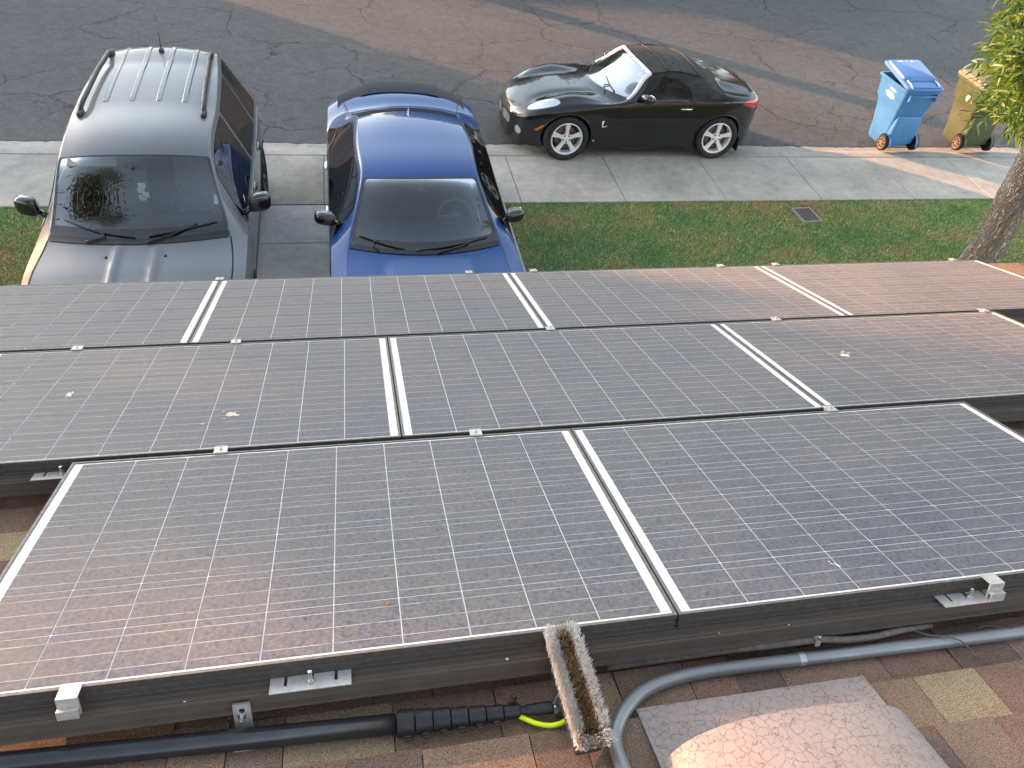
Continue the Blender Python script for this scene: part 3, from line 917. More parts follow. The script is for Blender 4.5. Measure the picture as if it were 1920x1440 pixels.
# ------------------------------------------------------------------ water-fed brush and its pole
pole = empty('brush_pole', rp(0.0, -0.09, SW), RR)
tag(pole, 'black telescopic cleaning pole lying on the shingles', 'pole')
def pl(u): return (u, -0.0905 - 0.052 * u + 0.09, 0.0245 + 0.010 * max(0, u + 0.1))   # axis of the pole in its own frame
mb = MB(); mb.tube([pl(-2.0), pl(-1.0), pl(0.03)], 0.0228, 20); mb.build('outer_tube', M['carbon'], pole, smooth=True)
for k in range(6):
    ua_, ub2 = 0.033 + k * 0.0400, 0.033 + k * 0.0400 + 0.0385
    r_ = 0.0290 - k * 0.0021
    mb = MB(); a_, b2 = Vector(pl(ua_)), Vector(pl(ub2)); d_ = (b2 - a_).normalized()
    mb.tube([a_, a_ + d_ * 0.0015, b2 - d_ * 0.0015, b2], [r_ - 0.0018, r_, r_, r_ - 0.0018], 20)
    mb.cbox(tuple((a_ + b2) / 2 + Vector((0.002, -r_ - 0.002, -r_ * 0.25))), (0.008, 0.005, 0.005), 0.0015)
    c_ = mb.build('clamp_collar', M['blackplastic'], pole); autosmooth(c_, 35)
    mb = MB(); mb.cbox(tuple((a_ + b2) / 2 + Vector((0.004, -r_ - 0.0085, -r_ * 0.3))), (0.007, 0.0045, 0.0025), 0.001)
    mb.build('lever', M['blackplastic'], c_)
mb = MB(); mb.tube([pl(0.02), pl(0.28)], 0.013, 14); mb.build('inner_tube', M['carbon'], pole, smooth=True)
mb = MB(); mb.tube([pl(0.272), pl(0.275), pl(0.308), pl(0.311)], [0.014, 0.0165, 0.0165, 0.014], 16)
p_ = Vector(pl(0.295)); mb.cbox(tuple(p_ + Vector((0, 0.012, 0.017))), (0.009, 0.006, 0.010), 0.002)
mb.lathe([(0.0001, 0.036), (0.006, 0.035), (0.0075, 0.028), (0.006, 0.018)], 10, cen=(p_.x + 0.004, p_.y + 0.014, p_.z))
autosmooth(mb.build('locking_clamp', M['blackplastic'], pole), 35)
mb = MB(); mb.tube([pl(0.309), pl(0.325), pl(0.326), pl(0.345)], [0.0095, 0.0095, 0.0125, 0.0125], 14); autosmooth(mb.build('neck', M['blackplastic'], pole), 35)
mb = MB(); mb.tube([pl(0.345), pl(0.347), pl(0.384), pl(0.386)], [0.0125, 0.0145, 0.0145, 0.0125], 16)
autosmooth(mb.build('socket', M['blackplastic'], pole), 35)
e0 = Vector(pl(0.386))
mb = MB(); mb.tube([e0, e0 + Vector((0.012, 0.004, 0.004)), e0 + Vector((0.024, 0.02, 0.018)), e0 + Vector((0.040, 0.035, 0.030))], 0.0125, 14)
mb.build('elbow', M['blackplastic'], pole, smooth=True)
mb = MB(); mb.lathe([(0.0001, 0.012), (0.013, 0.011), (0.014, 0.0), (0.013, -0.012), (0.0001, -0.012)], 9, 'y', (e0.x + 0.012, e0.y - 0.016, e0.z + 0.004))
mb.build('knob', M['blackplastic'], pole)
mb = MB(); mb.tube([e0 + Vector((0.004, -0.01, 0.016)), e0 + Vector((0.008, -0.012, -0.006)), e0 + Vector((0.016, -0.02, -0.012))], 0.0035, 8)
mb.build('hinge_pin', M['steel'], pole, smooth=True)
roof_tube('hose', [(0.300, -0.113, -0.130), (0.322, -0.125, -0.135), (0.348, -0.140, -0.138), (0.380, -0.150, -0.137), (0.412, -0.146, -0.130), (0.436, -0.128, -0.118)], 0.0056, 'hose', 'neon yellow hose running from the pole to the brush', 'hose')

br0 = rp(0.430, -0.124, -0.082)
brush = empty('cleaning_brush', br0, (R(-1.2), 0, R(3.0)))
tag(brush, 'long cleaning brush with pale and brown bristles facing up', 'brush')
BL, BW = 0.124, 0.032
mb = MB(); mb.cbox((0, 0, -0.004), (BW, BL, 0.013), 0.004)
for k in range(26):
    for sx in (-1, 1):
        mb.box(sx * (BW + 0.0006) - 0.0009, sx * (BW + 0.0006) + 0.0009, -BL + 0.008 + k * 0.0104, -BL + 0.012 + k * 0.0104, -0.001, 0.006)
mb.build('brush_block', plain('charcoal_brush_block', (0.045, 0.048, 0.055), 0.5, var=0.2), brush)
mb = MB(); mb.tube([(0, 0.01, -0.016), (-0.012, 0.0, -0.030), (-0.03, 0.0, -0.036)], 0.013, 12); mb.build('brush_socket', M['blackplastic'], brush, smooth=True)
def bristles(name, m, rows, n, ht, spread, parent, colourset):
    cnt = n
    x = nr.choice(rows, cnt) + nr.normal(0, 0.0022, cnt)
    y = nr.uniform(-BL + 0.006, BL - 0.006, cnt)
    # tufts: snap roots together
    y = np.round(y / 0.0085) * 0.0085 + nr.normal(0, 0.0014, cnt)
    y = np.clip(y, -BL + 0.003, BL - 0.003)
    h = ht * nr.uniform(0.90, 1.04, cnt)
    lx = x / BW * spread + nr.normal(0, 0.0042, cnt)
    ly = y / BL * 0.020 * (np.abs(y / BL) > 0.82) + nr.normal(0, 0.0048, cnt)
    a = nr.uniform(0, math.pi, cnt); w = 0.00085
    V = np.empty((cnt, 6, 3)); z0 = 0.008
    for k, (f, hh, ww) in enumerate(((0, 0, 1.0), (0.42, 0.6, 0.9), (1.0, 1.0, 0.5))):
        cx = x + lx * f; cy = y + ly * f; cz = z0 + h * hh
        V[:, 2 * k] = np.stack([cx - np.cos(a) * w * ww, cy - np.sin(a) * w * ww, cz], 1)
        V[:, 2 * k + 1] = np.stack([cx + np.cos(a) * w * ww, cy + np.sin(a) * w * ww, cz], 1)
    b = np.arange(cnt)[:, None] * 6
    F = np.concatenate([b + np.array([0, 1, 3, 2]), b + np.array([2, 3, 5, 4])], 0)
    o = obj(name, V.reshape(-1, 3), F, m, parent)
    o['kind'] = 'stuff'
    return o
def bristle_mat(name, stops):
    m, nt, b = mat(name)
    gi = nt.nodes.new('ShaderNodeNewGeometry')
    c = ramp(nt, gi.outputs['Random Per Island'], stops)
    c = mix(nt, 0.45, c, ramp(nt, noise(nt, 28, 3, 0.6, pos(nt)), [(0.35, 0.25), (0.62, 0.7)]), 'OVERLAY')
    nt.links.new(c, b.inputs['Base Color'])
    b.inputs['Roughness'].default_value = 0.6
    b.inputs['Specular IOR Level'].default_value = 0.2
    return m
bristles('pale_bristles', bristle_mat('pale_bristle', [(0.0, (0.64, 0.61, 0.58)), (0.6, (0.76, 0.74, 0.71)), (1.0, (0.82, 0.80, 0.78))]), [-0.029, -0.0265, -0.024, -0.0215, -0.019, 0.019, 0.0215, 0.024, 0.0265, 0.029], 14000, 0.064, 0.007, brush, 0)
o = bristles('brown_bristles', bristle_mat('brown_bristle', [(0.0, (0.05, 0.035, 0.022)), (0.35, (0.20, 0.13, 0.06)), (0.7, (0.42, 0.29, 0.14)), (1.0, (0.58, 0.45, 0.26))]), [-0.011, -0.0075, -0.004, 0.0, 0.004, 0.0075, 0.011], 8500, 0.0615, 0.003, brush, 1)
# pale rows also close both ends of the brush
cnt = 1800
xx = nr.uniform(-0.026, 0.026, cnt); sg = nr.choice([-1, 1], cnt); yy = sg * (BL - 0.004 - np.abs(nr.normal(0, 0.004, cnt)))
V = np.empty((cnt, 4, 3)); a = nr.uniform(0, math.pi, cnt); hh = 0.062 * nr.uniform(0.9, 1.05, cnt)
tx = xx + nr.normal(0, 0.004, cnt); ty = yy + sg * 0.014 + nr.normal(0, 0.005, cnt)
for k, (cx, cy, cz, w) in enumerate(((xx, yy, np.full(cnt, 0.008), 0.0009), (tx, ty, 0.008 + hh, 0.0005))):
    V[:, 2 * k] = np.stack([cx - np.cos(a) * w, cy - np.sin(a) * w, cz], 1); V[:, 2 * k + 1] = np.stack([cx + np.cos(a) * w, cy + np.sin(a) * w, cz], 1)
b = np.arange(cnt)[:, None] * 4
o = obj('end_bristles', V.reshape(-1, 3), b + np.array([0, 1, 3, 2]), bpy.data.materials['pale_bristle'], brush); o['kind'] = 'stuff'

# ------------------------------------------------------------------ car bodies: a lofted skin that is cut into panels, panes and lamps
def hermite(P, sub, breaks=()):
    """P (n,S,3) control points, sub[i] steps in segment i; returns samples and their parameter"""
    n = len(P)
    d = np.linalg.norm(P[1:] - P[:-1], axis=2, keepdims=True) + 1e-4
    sl = (P[1:] - P[:-1]) / d
    out = []; par = []
    def tang(i, side):
        if i == 0: return sl[0]
        if i == n - 1: return sl[-1]
        if i in breaks: return sl[i] if side > 0 else sl[i - 1]
        return (sl[i - 1] * d[i] + sl[i] * d[i - 1]) / (d[i - 1] + d[i])
    for i in range(n - 1):
        m0 = tang(i, 1) * d[i]; m1 = tang(i + 1, -1) * d[i]
        for k in range(sub[i]):
            t = k / sub[i]
            out.append(P[i] * (2 * t ** 3 - 3 * t * t + 1) + m0 * (t ** 3 - 2 * t * t + t) + P[i + 1] * (-2 * t ** 3 + 3 * t * t) + m1 * (t ** 3 - t * t))
            par.append(i + t)
    out.append(P[-1]); par.append(float(n - 1))
    return np.array(out), np.array(par)

class Surf:
    def __init__(s, P, Q, T): s.P, s.Q, s.T = P, Q, T
    def phi(s, f):
        t = np.minimum(s.Q[:, 1], s.tm - s.Q[:, 1])
        return f(s.P[:, 0], s.P[:, 1], s.P[:, 2], s.Q[:, 0], t)
    def mk(s, P, Q, T):
        o = Surf(P, Q, np.array(T, dtype=int).reshape(-1, 3)); o.tm = s.tm; return o
    def split(s, f):
        """cut along f = 0; returns (inside f<0, outside)"""
        ph = s.phi(f)
        ph = np.where(np.abs(ph) < 1e-9, 1e-9, ph)
        neg = ph < 0
        cnt = neg[s.T].sum(1)
        inn = s.T[cnt == 3].tolist(); out = s.T[cnt == 0].tolist()
        P = list(s.P); Q = list(s.Q); cache = {}
        def cut(a, b):
            k = (min(a, b), max(a, b))
            if k not in cache:
                w = ph[a] / (ph[a] - ph[b])
                P.append(s.P[a] * (1 - w) + s.P[b] * w); Q.append(s.Q[a] * (1 - w) + s.Q[b] * w)
                cache[k] = len(P) - 1
            return cache[k]
        for tri in s.T[(cnt == 1) | (cnt == 2)]:
            tri = list(tri)
            one = neg[tri].sum() == 1
            k = [i for i in range(3) if neg[tri[i]] == one][0]
            a, b, c_ = tri[k], tri[(k + 1) % 3], tri[(k + 2) % 3]
            ab, ac = cut(a, b), cut(a, c_)
            A, B = (inn, out) if one else (out, inn)
            A.append([a, ab, ac]); B.append([ab, b, c_]); B.append([ab, c_, ac])
        P = np.array(P); Q = np.array(Q)
        return s.mk(P, Q, inn), s.mk(P, Q, out)
    def obj(s, name, m, parent, off=0.0, smooth=True):
        if len(s.T) == 0: return None
        u, inv = np.unique(s.T, return_inverse=True)
        P = s.P[u]; T = inv.reshape(-1, 3)
        if off:
            nrm = np.zeros_like(P)
            fn = np.cross(P[T[:, 1]] - P[T[:, 0]], P[T[:, 2]] - P[T[:, 0]])
            for k in range(3): np.add.at(nrm, T[:, k], fn)
            nrm /= np.linalg.norm(nrm, axis=1, keepdims=True) + 1e-12
            P = P + nrm * off
        return obj(name, P, T, m, parent, smooth=smooth)
    def sides(s):
        return s.split(lambda x, y, z, q, t: y)     # (driver side y<0, far side)

def loft(R3, R4, R6, zb=0.2, rocker=0.955, low=0.985, wide=1.012, h=0.03, creases=(3, 4), hips=None):
    R3, R4, R6 = (np.array(a, float) for a in (R3, R4, R6))
    y3, z3 = R3[:, 1], R3[:, 2]
    def ln(yf, zf): return np.stack([R3[:, 0], y3 * yf, zb + zf * (z3 - zb)], 1)
    lines = [ln(rocker, 0.0), ln(low, 0.30), ln(wide, 0.68), R3, R4]
    for f in (0.66, 0.33):
        q = f ** 2.3
        lines.append(np.stack([R6[:, 0] + (R4[:, 0] - R6[:, 0]) * f * f, R4[:, 1] * f, R6[:, 2] + (R4[:, 2] - R6[:, 2]) * q], 1))
    lines.append(R6)
    half = np.array(lines)                       # (8, ns, 3)
    J = len(half) - 1
    mir = half[:-1][::-1].copy(); mir[:, :, 1] *= -1
    full = np.concatenate([half, mir], 0)        # ring of 2J+1 lines, y>0 first
    # along the car
    A = np.transpose(full, (1, 0, 2))            # (ns, ring, 3)
    seg = np.linalg.norm(A[1:] - A[:-1], axis=2).max(1)
    S1, ps = hermite(A, [max(2, int(math.ceil(v / h))) for v in seg])
    # across
    B = np.transpose(S1, (1, 0, 2))
    seg = np.linalg.norm(B[1:] - B[:-1], axis=2).max(1)
    br = set(creases) | {2 * J - c for c in creases}
    S2, pt = hermite(B, [max(2, int(math.ceil(v / h))) for v in seg], br)
    nt_, ns_ = len(pt), len(ps)
    P = np.transpose(S2, (1, 0, 2)).reshape(-1, 3)
    Q = np.stack(np.meshgrid(ps, pt, indexing='ij'), -1).reshape(-1, 2)
    T = []
    i, j = np.meshgrid(np.arange(ns_ - 1), np.arange(nt_ - 1), indexing='ij')
    a = (i * nt_ + j).ravel(); b = a + 1; c_ = a + nt_; d = c_ + 1
    T = np.concatenate([np.stack([a, c_, d], 1), np.stack([a, d, b], 1)], 0)
    s = Surf(P, Q, T); s.tm = 2.0 * J
    # make normals point outward
    return s

def box_phi(u, v, u0, u1, v0, v1, r):
    """signed distance to a rounded rectangle"""
    cu, cv, hu, hv = (u0 + u1) / 2, (v0 + v1) / 2, (u1 - u0) / 2 - r, (v1 - v0) / 2 - r
    qx, qy = np.abs(u - cu) - hu, np.abs(v - cv) - hv
    return np.hypot(np.maximum(qx, 0), np.maximum(qy, 0)) + np.minimum(np.maximum(qx, qy), 0) - r

def poly_phi(u, v, pts, r=0.0):
    """signed distance to a polygon, rounded by r"""
    d = np.full(u.shape, 1e9); ins = np.zeros(u.shape, bool)
    n = len(pts)
    for i in range(n):
        ax, ay = pts[i]; bx, by = pts[(i + 1) % n]
        ex, ey_ = bx - ax, by - ay
        w = np.clip(((u - ax) * ex + (v - ay) * ey_) / (ex * ex + ey_ * ey_), 0, 1)
        d = np.minimum(d, np.hypot(u - ax - ex * w, v - ay - ey_ * w))
        c = ((ay > v) != (by > v)) & (u < (bx - ax) * (v - ay) / (by - ay + 1e-12) + ax)
        ins ^= c
    return np.where(ins, -d, d) - r

def fender_arc(root, skin, xa, zc, Ra, sgn, paint, lip=0.012, name='wheel_arch', depth=0.30):
    """dark wheel housing and rolled lip following the cut"""
    tk = skin.Q[:, 1]; k = (skin.P[:, 1] * sgn > 0.3) & (np.minimum(tk, skin.tm - tk) < 3.7)
    X = skin.P[k]
    pts = []
    for a in np.linspace(R(-28), R(208), 40):
        x, z = xa + Ra * math.cos(a), zc + Ra * math.sin(a)
        d = np.hypot(X[:, 0] - x, X[:, 2] - z); i = np.argsort(d)[:4]; w = 1 / (d[i] + 1e-3)
        pts.append((x, (X[i, 1] * w).sum() / w.sum(), z))
    pts = [p for p in pts if p[2] > 0.16]
    mb = MB(); mb.tube(pts, lip, 6)
    o = mb.build(name, paint, root, smooth=True)
    mb = MB(); n = len(pts)
    V = [p for p in pts] + [(p[0], p[1] - sgn * depth, p[2]) for p in pts]
    V.append((xa, pts[n // 2][1] - sgn * depth, zc))
    mb.add(V, [(i, i + 1, n + i + 1, n + i) for i in range(n - 1)] + [(n + i, n + i + 1, 2 * n) for i in range(n - 1)])
    mb.build('liner', M['rubber'], o)

def blob(cen, rad, p=2.6, n=20, m_=12, shear=None):
    """rounded box (superellipsoid) as vertices and faces"""
    V = []; F = []
    def sp(a, e): return math.copysign(abs(a) ** e, a)
    e = 2.0 / p
    for i in range(m_ + 1):
        b = -math.pi / 2 + math.pi * i / m_
        for k in range(n):
            a = 2 * math.pi * k / n
            v = Vector((rad[0] * sp(math.cos(b), e) * sp(math.cos(a), e), rad[1] * sp(math.cos(b), e) * sp(math.sin(a), e), rad[2] * sp(math.sin(b), e)))
            if shear is not None: v = shear @ v
            V.append((v.x + cen[0], v.y + cen[1], v.z + cen[2]))
    for i in range(m_):
        for k in range(n):
            F.append((i * n + k, i * n + (k + 1) % n, (i + 1) * n + (k + 1) % n, (i + 1) * n + k))
    return V, F

def glass_mat(name, tint, ior=1.5, frost=0.0, refl=1.6):
    m = bpy.data.materials.new(name); m.use_nodes = True; nt = m.node_tree
    for n_ in list(nt.nodes):
        if n_.type != 'OUTPUT_MATERIAL': nt.nodes.remove(n_)
    out = nt.nodes['Material Output']
    tr = N(nt, 'ShaderNodeBsdfTransparent'); tr.inputs[0].default_value = (*tint, 1)
    gl = N(nt, 'ShaderNodeBsdfGlossy'); gl.inputs['Roughness'].default_value = 0.015; gl.inputs[0].default_value = (0.95, 0.97, 1, 1)
    fr = N(nt, 'ShaderNodeFresnel'); fr.inputs[0].default_value = ior
    f = math_(nt, 'ADD', math_(nt, 'MULTIPLY', fr.outputs[0], refl), 0.03)
    ms = N(nt, 'ShaderNodeMixShader'); nt.links.new(f, ms.inputs[0]); nt.links.new(tr.outputs[0], ms.inputs[1]); nt.links.new(gl.outputs[0], ms.inputs[2])
    # thin film of dust
    df = N(nt, 'ShaderNodeBsdfDiffuse'); df.inputs[0].default_value = (0.36, 0.36, 0.35, 1)
    dn = ramp(nt, noise(nt, 9, 6, 0.7, objco(nt)), [(0.35, 0.004 + frost), (0.75, 0.020 + frost * 1.6)])
    m2 = N(nt, 'ShaderNodeMixShader'); nt.links.new(dn, m2.inputs[0]); nt.links.new(ms.outputs[0], m2.inputs[1]); nt.links.new(df.outputs[0], m2.inputs[2])
    nt.links.new(m2.outputs[0], out.inputs[0])
    return m

def paint_mat(name, col, metal=0.5, rough=0.32, dust=0.10, coat=0.62):
    m, nt, b = mat(name)
    P = objco(nt)
    fl = noise(nt, 900, 1, 0.5, P)
    c = mix(nt, 0.25, col, ramp(nt, fl, [(0.3, 0.3), (0.7, 0.75)]), 'OVERLAY')
    up = nt.nodes.new('ShaderNodeNewGeometry')
    sp_ = nt.nodes.new('ShaderNodeSeparateXYZ'); nt.links.new(up.outputs['Normal'], sp_.inputs[0])
    dn = math_(nt, 'MULTIPLY', ramp(nt, noise(nt, 6, 6, 0.75, P), [(0.35, 0.15), (0.75, 1.0)]), math_(nt, 'MULTIPLY', ramp(nt, sp_.outputs[2], [(0.2, 0.25), (0.9, 1.0)]), dust))
    c = mix(nt, dn, c, (0.34, 0.31, 0.28))
    nt.links.new(c, b.inputs['Base Color'])
    nt.links.new(math_(nt, 'SUBTRACT', metal, math_(nt, 'MULTIPLY', dn, metal)), b.inputs['Metallic'])
    b.inputs['Roughness'].default_value = rough
    b.inputs['Specular IOR Level'].default_value = 0.25
    b.inputs['Coat Weight'].default_value = coat
    b.inputs['Coat IOR'].default_value = 1.5
    nt.links.new(ramp(nt, dn, [(0.0, 0.02), (0.3, 0.14)]), b.inputs['Coat Roughness'])
    return m

M['tyre'] = plain('tyre_rubber', (0.017, 0.016, 0.016), 0.75, var=0.3, vscale=12)
M['alloy'] = plain('silver_alloy', (0.80, 0.80, 0.80), 0.38, 0.2, var=0.06, vscale=8)
M['darkalloy'] = plain('dark_alloy', (0.10, 0.10, 0.105), 0.4, 0.7)
M['brake'] = plain('brake_steel', (0.16, 0.15, 0.14), 0.5, 0.8, var=0.3)
M['seam'] = plain('panel_gap', (0.006, 0.006, 0.006), 0.8)
M['trim'] = plain('black_trim', (0.014, 0.014, 0.015), 0.38, var=0.2)
M['gloss'] = plain('gloss_black', (0.008, 0.008, 0.009), 0.12, coat=1.0)
M['chrome'] = plain('chrome', (0.75, 0.75, 0.76), 0.12, 1.0)
M['interior'] = plain('dark_interior', (0.030, 0.031, 0.034), 0.8, var=0.2)
M['greyint'] = plain('grey_interior', (0.16, 0.155, 0.15), 0.8, var=0.1)
M['tanint'] = plain('tan_interior', (0.30, 0.26, 0.20), 0.8, var=0.1)
M['windscreen'] = glass_mat('windscreen_glass', (0.55, 0.64, 0.68))
M['tinted'] = glass_mat('tinted_glass', (0.06, 0.064, 0.068), refl=0.2)
M['redlens'] = plain('red_lens', (0.45, 0.012, 0.015), 0.15, coat=1.0)
M['amber'] = plain('amber_lens', (0.70, 0.20, 0.02), 0.2, coat=1.0)
M['lens'] = plain('headlamp_lens', (0.62, 0.64, 0.66), 0.12, 0.55, coat=1.0)
M['fog'] = plain('fog_lens', (0.50, 0.50, 0.46), 0.25, 0.3, coat=1.0)
M['mirrorglass'] = plain('mirror_glass', (0.8, 0.8, 0.8), 0.02, 1.0)
M['paper'] = plain('white_paper', (0.72, 0.76, 0.78), 0.7)

def wheel(root, x, y, z, rt, w, sgn, alloy, spokes=5, style='five', ang=0.2):
    """sgn -1: outer face toward -y"""
    hub = empty('wheel', (x, y, z), (0, 0, 0), root)
    rr = rt * 0.725
    mb = MB()
    h = w / 2
    mb.lathe([(rr * 0.98, -h * 0.80), (rr * 1.03, -h * 0.97), (rt * 0.90, -h), (rt * 0.975, -h * 0.86), (rt, -h * 0.6), (rt, h * 0.6), (rt * 0.975, h * 0.86), (rt * 0.90, h), (rr * 1.03, h * 0.97), (rr * 0.98, h * 0.80)], 40, 'y')
    mb.build('tyre', M['tyre'], hub, smooth=True)
    mb = MB()
    o_ = sgn * h                                   # outer face plane
    mb.lathe([(rr * 1.0, o_ * 0.84), (rr * 0.97, o_ * 0.90), (rr * 0.91, o_ * 0.86), (rr * 0.89, o_ * 0.3), (rr * 0.86, -o_ * 0.7)], 40, 'y')
    rim = mb.build('rim', alloy, hub, smooth=True)
    mb = MB()
    n = spokes
    for k in range(n):
        a = ang + 2 * math.pi * k / n
        ca, sa = math.cos(a), math.sin(a)
        prof = [(rr * 0.10, rr * 0.16, o_ * 0.74), (rr * 0.45, rr * 0.115, o_ * 0.78), (rr * 0.93, rr * 0.185, o_ * 0.86)]
        V = []
        for (r_, wd, yy) in prof:
            for (sx, dy) in ((-1, -0.35), (-0.72, 0), (0.72, 0), (1, -0.35)):
                lx, lz = r_, sx * wd
                V.append((lx * ca - lz * sa, yy + dy * abs(o_) * 0.5 * sgn, lx * sa + lz * ca))
        F = [(4 * i + j, 4 * i + j + 1, 4 * i + j + 5, 4 * i + j + 4) for i in range(2) for j in range(3)]
        mb.add(V, F)
    mb.lathe([(0.0001, o_ * 0.80), (rr * 0.11, o_ * 0.80), (rr * 0.15, o_ * 0.76), (rr * 0.30, o_ * 0.74), (rr * 0.31, o_ * 0.4)], 20, 'y')
    autosmooth(mb.build('spokes', alloy, rim), 35)
    mb = MB()
    for k in range(5):
        a = ang + 2 * math.pi * (k + 0.5) / 5
        mb.lathe([(0.0001, o_ * 0.80), (rr * 0.05, o_ * 0.80), (rr * 0.055, o_ * 0.68)], 8, 'y', (rr * 0.21 * math.cos(a), 0, rr * 0.21 * math.sin(a)))
    mb.build('lug_nuts', M['darkalloy'], rim)
    mb = MB(); mb.lathe([(0.0001, o_ * 0.18), (rr * 0.70, o_ * 0.18), (rr * 0.70, o_ * 0.05)], 24, 'y')
    mb.build('brake_disc', M['brake'], hub)
    mb = MB(); mb.lathe([(0.0001, -o_ * 0.1), (rr * 0.95, -o_ * 0.1)], 24, 'y')
    mb.build('backing_plate', M['rubber'], hub)
    return hub

def seat(root, x, y, z, m, h=0.62, wd=0.25, tilt=0.22):
    mb = MB()
    V, F = blob((x, y, z), (0.26, wd, 0.085), 3.4); mb.add(V, F)
    rot = Matrix.Rotation(tilt, 3, 'Y')
    V, F = blob((x + 0.25 + tilt * h * 0.5, y, z + h * 0.5), (0.075, wd * 0.96, h * 0.52), 3.4, shear=rot); mb.add(V, F)
    V, F = blob((x + 0.28 + tilt * h * 1.05, y, z + h * 1.12), (0.05, 0.13, 0.085), 3.0, shear=rot); mb.add(V, F)
    mb.build('seat', m, root, smooth=True)

def steering(root, x, y, z, m, r=0.185):
    mb = MB(); pts = []
    rot = Matrix.Rotation(R(-62), 3, 'Y')
    for k in range(29):
        a = 2 * math.pi * k / 28
        pts.append(tuple(Vector((x, y, z)) + rot @ Vector((r * math.cos(a), r * math.sin(a), 0))))
    mb.tube(pts, 0.016, 8, cap=False)
    for a in (0.3, math.pi - 0.3, -math.pi / 2 * 0 + math.pi):
        p = Vector((x, y, z)) + rot @ Vector((r * math.sin(a) * 0 + r * math.cos(a) * 0.0, r * math.cos(a), 0))
        mb.tube([(x, y, z), tuple(p)], 0.02, 6)
    V, F = blob((x, y, z), (0.045, 0.07, 0.06), 2.6); mb.add(V, F)
    mb.build('steering_wheel', m, root, smooth=True)

def wiper(root, pts, blade, name='wiper'):
    mb = MB(); mb.tube(smoothpath(pts, 4), 0.0085, 6)
    o = mb.build(name, M['trim'], root, smooth=True)
    mb = MB(); mb.tube(smoothpath(blade, 4), 0.0095, 6)
    mb.build('blade', M['trim'], o, smooth=True)

def near(s, x=None, y=None, z=None, top=False, q=None):
    """skin point nearest to the given coordinates"""
    d = 0
    if x is not None: d = d + (s.P[:, 0] - x) ** 2
    if y is not None: d = d + (s.P[:, 1] - y) ** 2
    if z is not None: d = d + (s.P[:, 2] - z) ** 2
    if top:
        tt = np.minimum(s.Q[:, 1], s.tm - s.Q[:, 1]); d = d + 10.0 * (tt < 3.6)
    i = np.argsort(d)[:6]; w = 1 / (d[i] + 1e-5)
    return (s.P[i] * w[:, None]).sum(0) / w.sum()

def st(s, sv, tv):
    """skin point at loft parameters"""
    d = (s.Q[:, 0] - sv) ** 2 + (s.Q[:, 1] - tv) ** 2
    i = np.argsort(d)[:4]; w = 1 / (d[i] + 1e-7)
    return (s.P[i] * w[:, None]).sum(0) / w.sum()

# ================================================================== grey off-road car on the drive
suv = empty('parked_car', (-1.925, 5.25, 0), (0, 0, R(90 + 1.0)))
tag(suv, 'dark grey boxy car with black roof rails parked on the driveway', 'car', 'cars parked at the house')
paint = paint_mat('grey_metallic_paint', (0.150, 0.156, 0.168), 0.35, 0.45, dust=0.05)
S = loft(
    [(0, 0, .86), (.05, .62, .88), (.16, .86, .92), (.6, .925, 1.0), (1.25, .93, 1.04), (1.85, .93, 1.06), (2.7, .93, 1.085), (3.5, .925, 1.11), (4.08, .90, 1.13), (4.36, .84, 1.12), (4.44, .70, 1.0), (4.5, 0, .96)],
    [(.03, 0, .96), (.07, .58, .97), (.17, .78, 1.01), (.6, .83, 1.08), (1.22, .785, 1.15), (1.72, .655, 1.665), (2.6, .650, 1.755), (3.5, .610, 1.765), (4.02, .565, 1.725), (4.33, .66, 1.24), (4.43, .62, 1.04), (4.5, 0, .97)],
    [(.03, 0, .96), (.06, 0, 1.0), (.16, 0, 1.06), (.6, 0, 1.13), (1.06, 0, 1.175), (1.64, 0, 1.735), (2.6, 0, 1.805), (3.5, 0, 1.805), (4.10, 0, 1.755), (4.38, 0, 1.24), (4.46, 0, 1.04), (4.5, 0, .97)], zb=0.26)
# two hood ridges and a raised roof edge
x_, y_ = S.P[:, 0], S.P[:, 1]; tt = np.minimum(S.Q[:, 1], S.tm - S.Q[:, 1])
hood_m = (S.Q[:, 0] < 3.98) & (tt > 4.05)
S.P[:, 2] += np.where(hood_m, 0.020 * np.exp(-((np.abs(y_) - 0.165) / 0.028) ** 2) * np.clip((1.05 - x_) / 0.12, 0, 1) * np.clip(x_ / 0.3, 0, 1), 0)
full = S
for xa in (0.95, 3.70):
    _, S = S.split(lambda x, y, z, q, t, xa=xa: np.where((t < 3.7) & (np.abs(y) > 0.4), np.hypot(x - xa, z - 0.37) - 0.415, 1.0))
ws, S = S.split(lambda x, y, z, q, t: np.maximum(np.maximum(4.03 - q, q - 4.985), 4.03 - t))
glass, frit = ws.split(lambda x, y, z, q, t: np.maximum(np.maximum(4.16 - q, q - 4.96), 4.13 - t))
cowl, S = S.split(lambda x, y, z, q, t: np.maximum(np.maximum(3.90 - q, q - 4.03), 4.02 - t))
rear, S = S.split(lambda x, y, z, q, t: np.maximum(np.maximum(8.12 - q, q - 8.93), 4.18 - t))
side = []
for (qa, qb, nm) in ((4.42, 5.93, 'front_door_window'), (6.02, 6.98, 'rear_door_window'), (7.08, 7.93, 'quarter_window')):
    wv_, S = S.split(lambda x, y, z, q, t, qa=qa, qb=qb: np.maximum(np.maximum(np.maximum(qa - q, q - qb), 3.08 - t), t - (3.90 if qa > 5 else np.clip(3.90, 0, 3.10 + (q - 4.40) * 2.2))))
    side.append((wv_, nm))
gap = None
def seam_cut(S, f, store):
    g_, S = S.split(f); store.append(g_); return S
sm = []
for xd in (1.42, 2.52, 3.38):
    S = seam_cut(S, lambda x, y, z, q, t, xd=xd: np.where(t < 3.02, np.abs(x - xd - 0.05 * np.clip(z - 0.7, -1, 1)) - 0.0055, 1.0), sm)
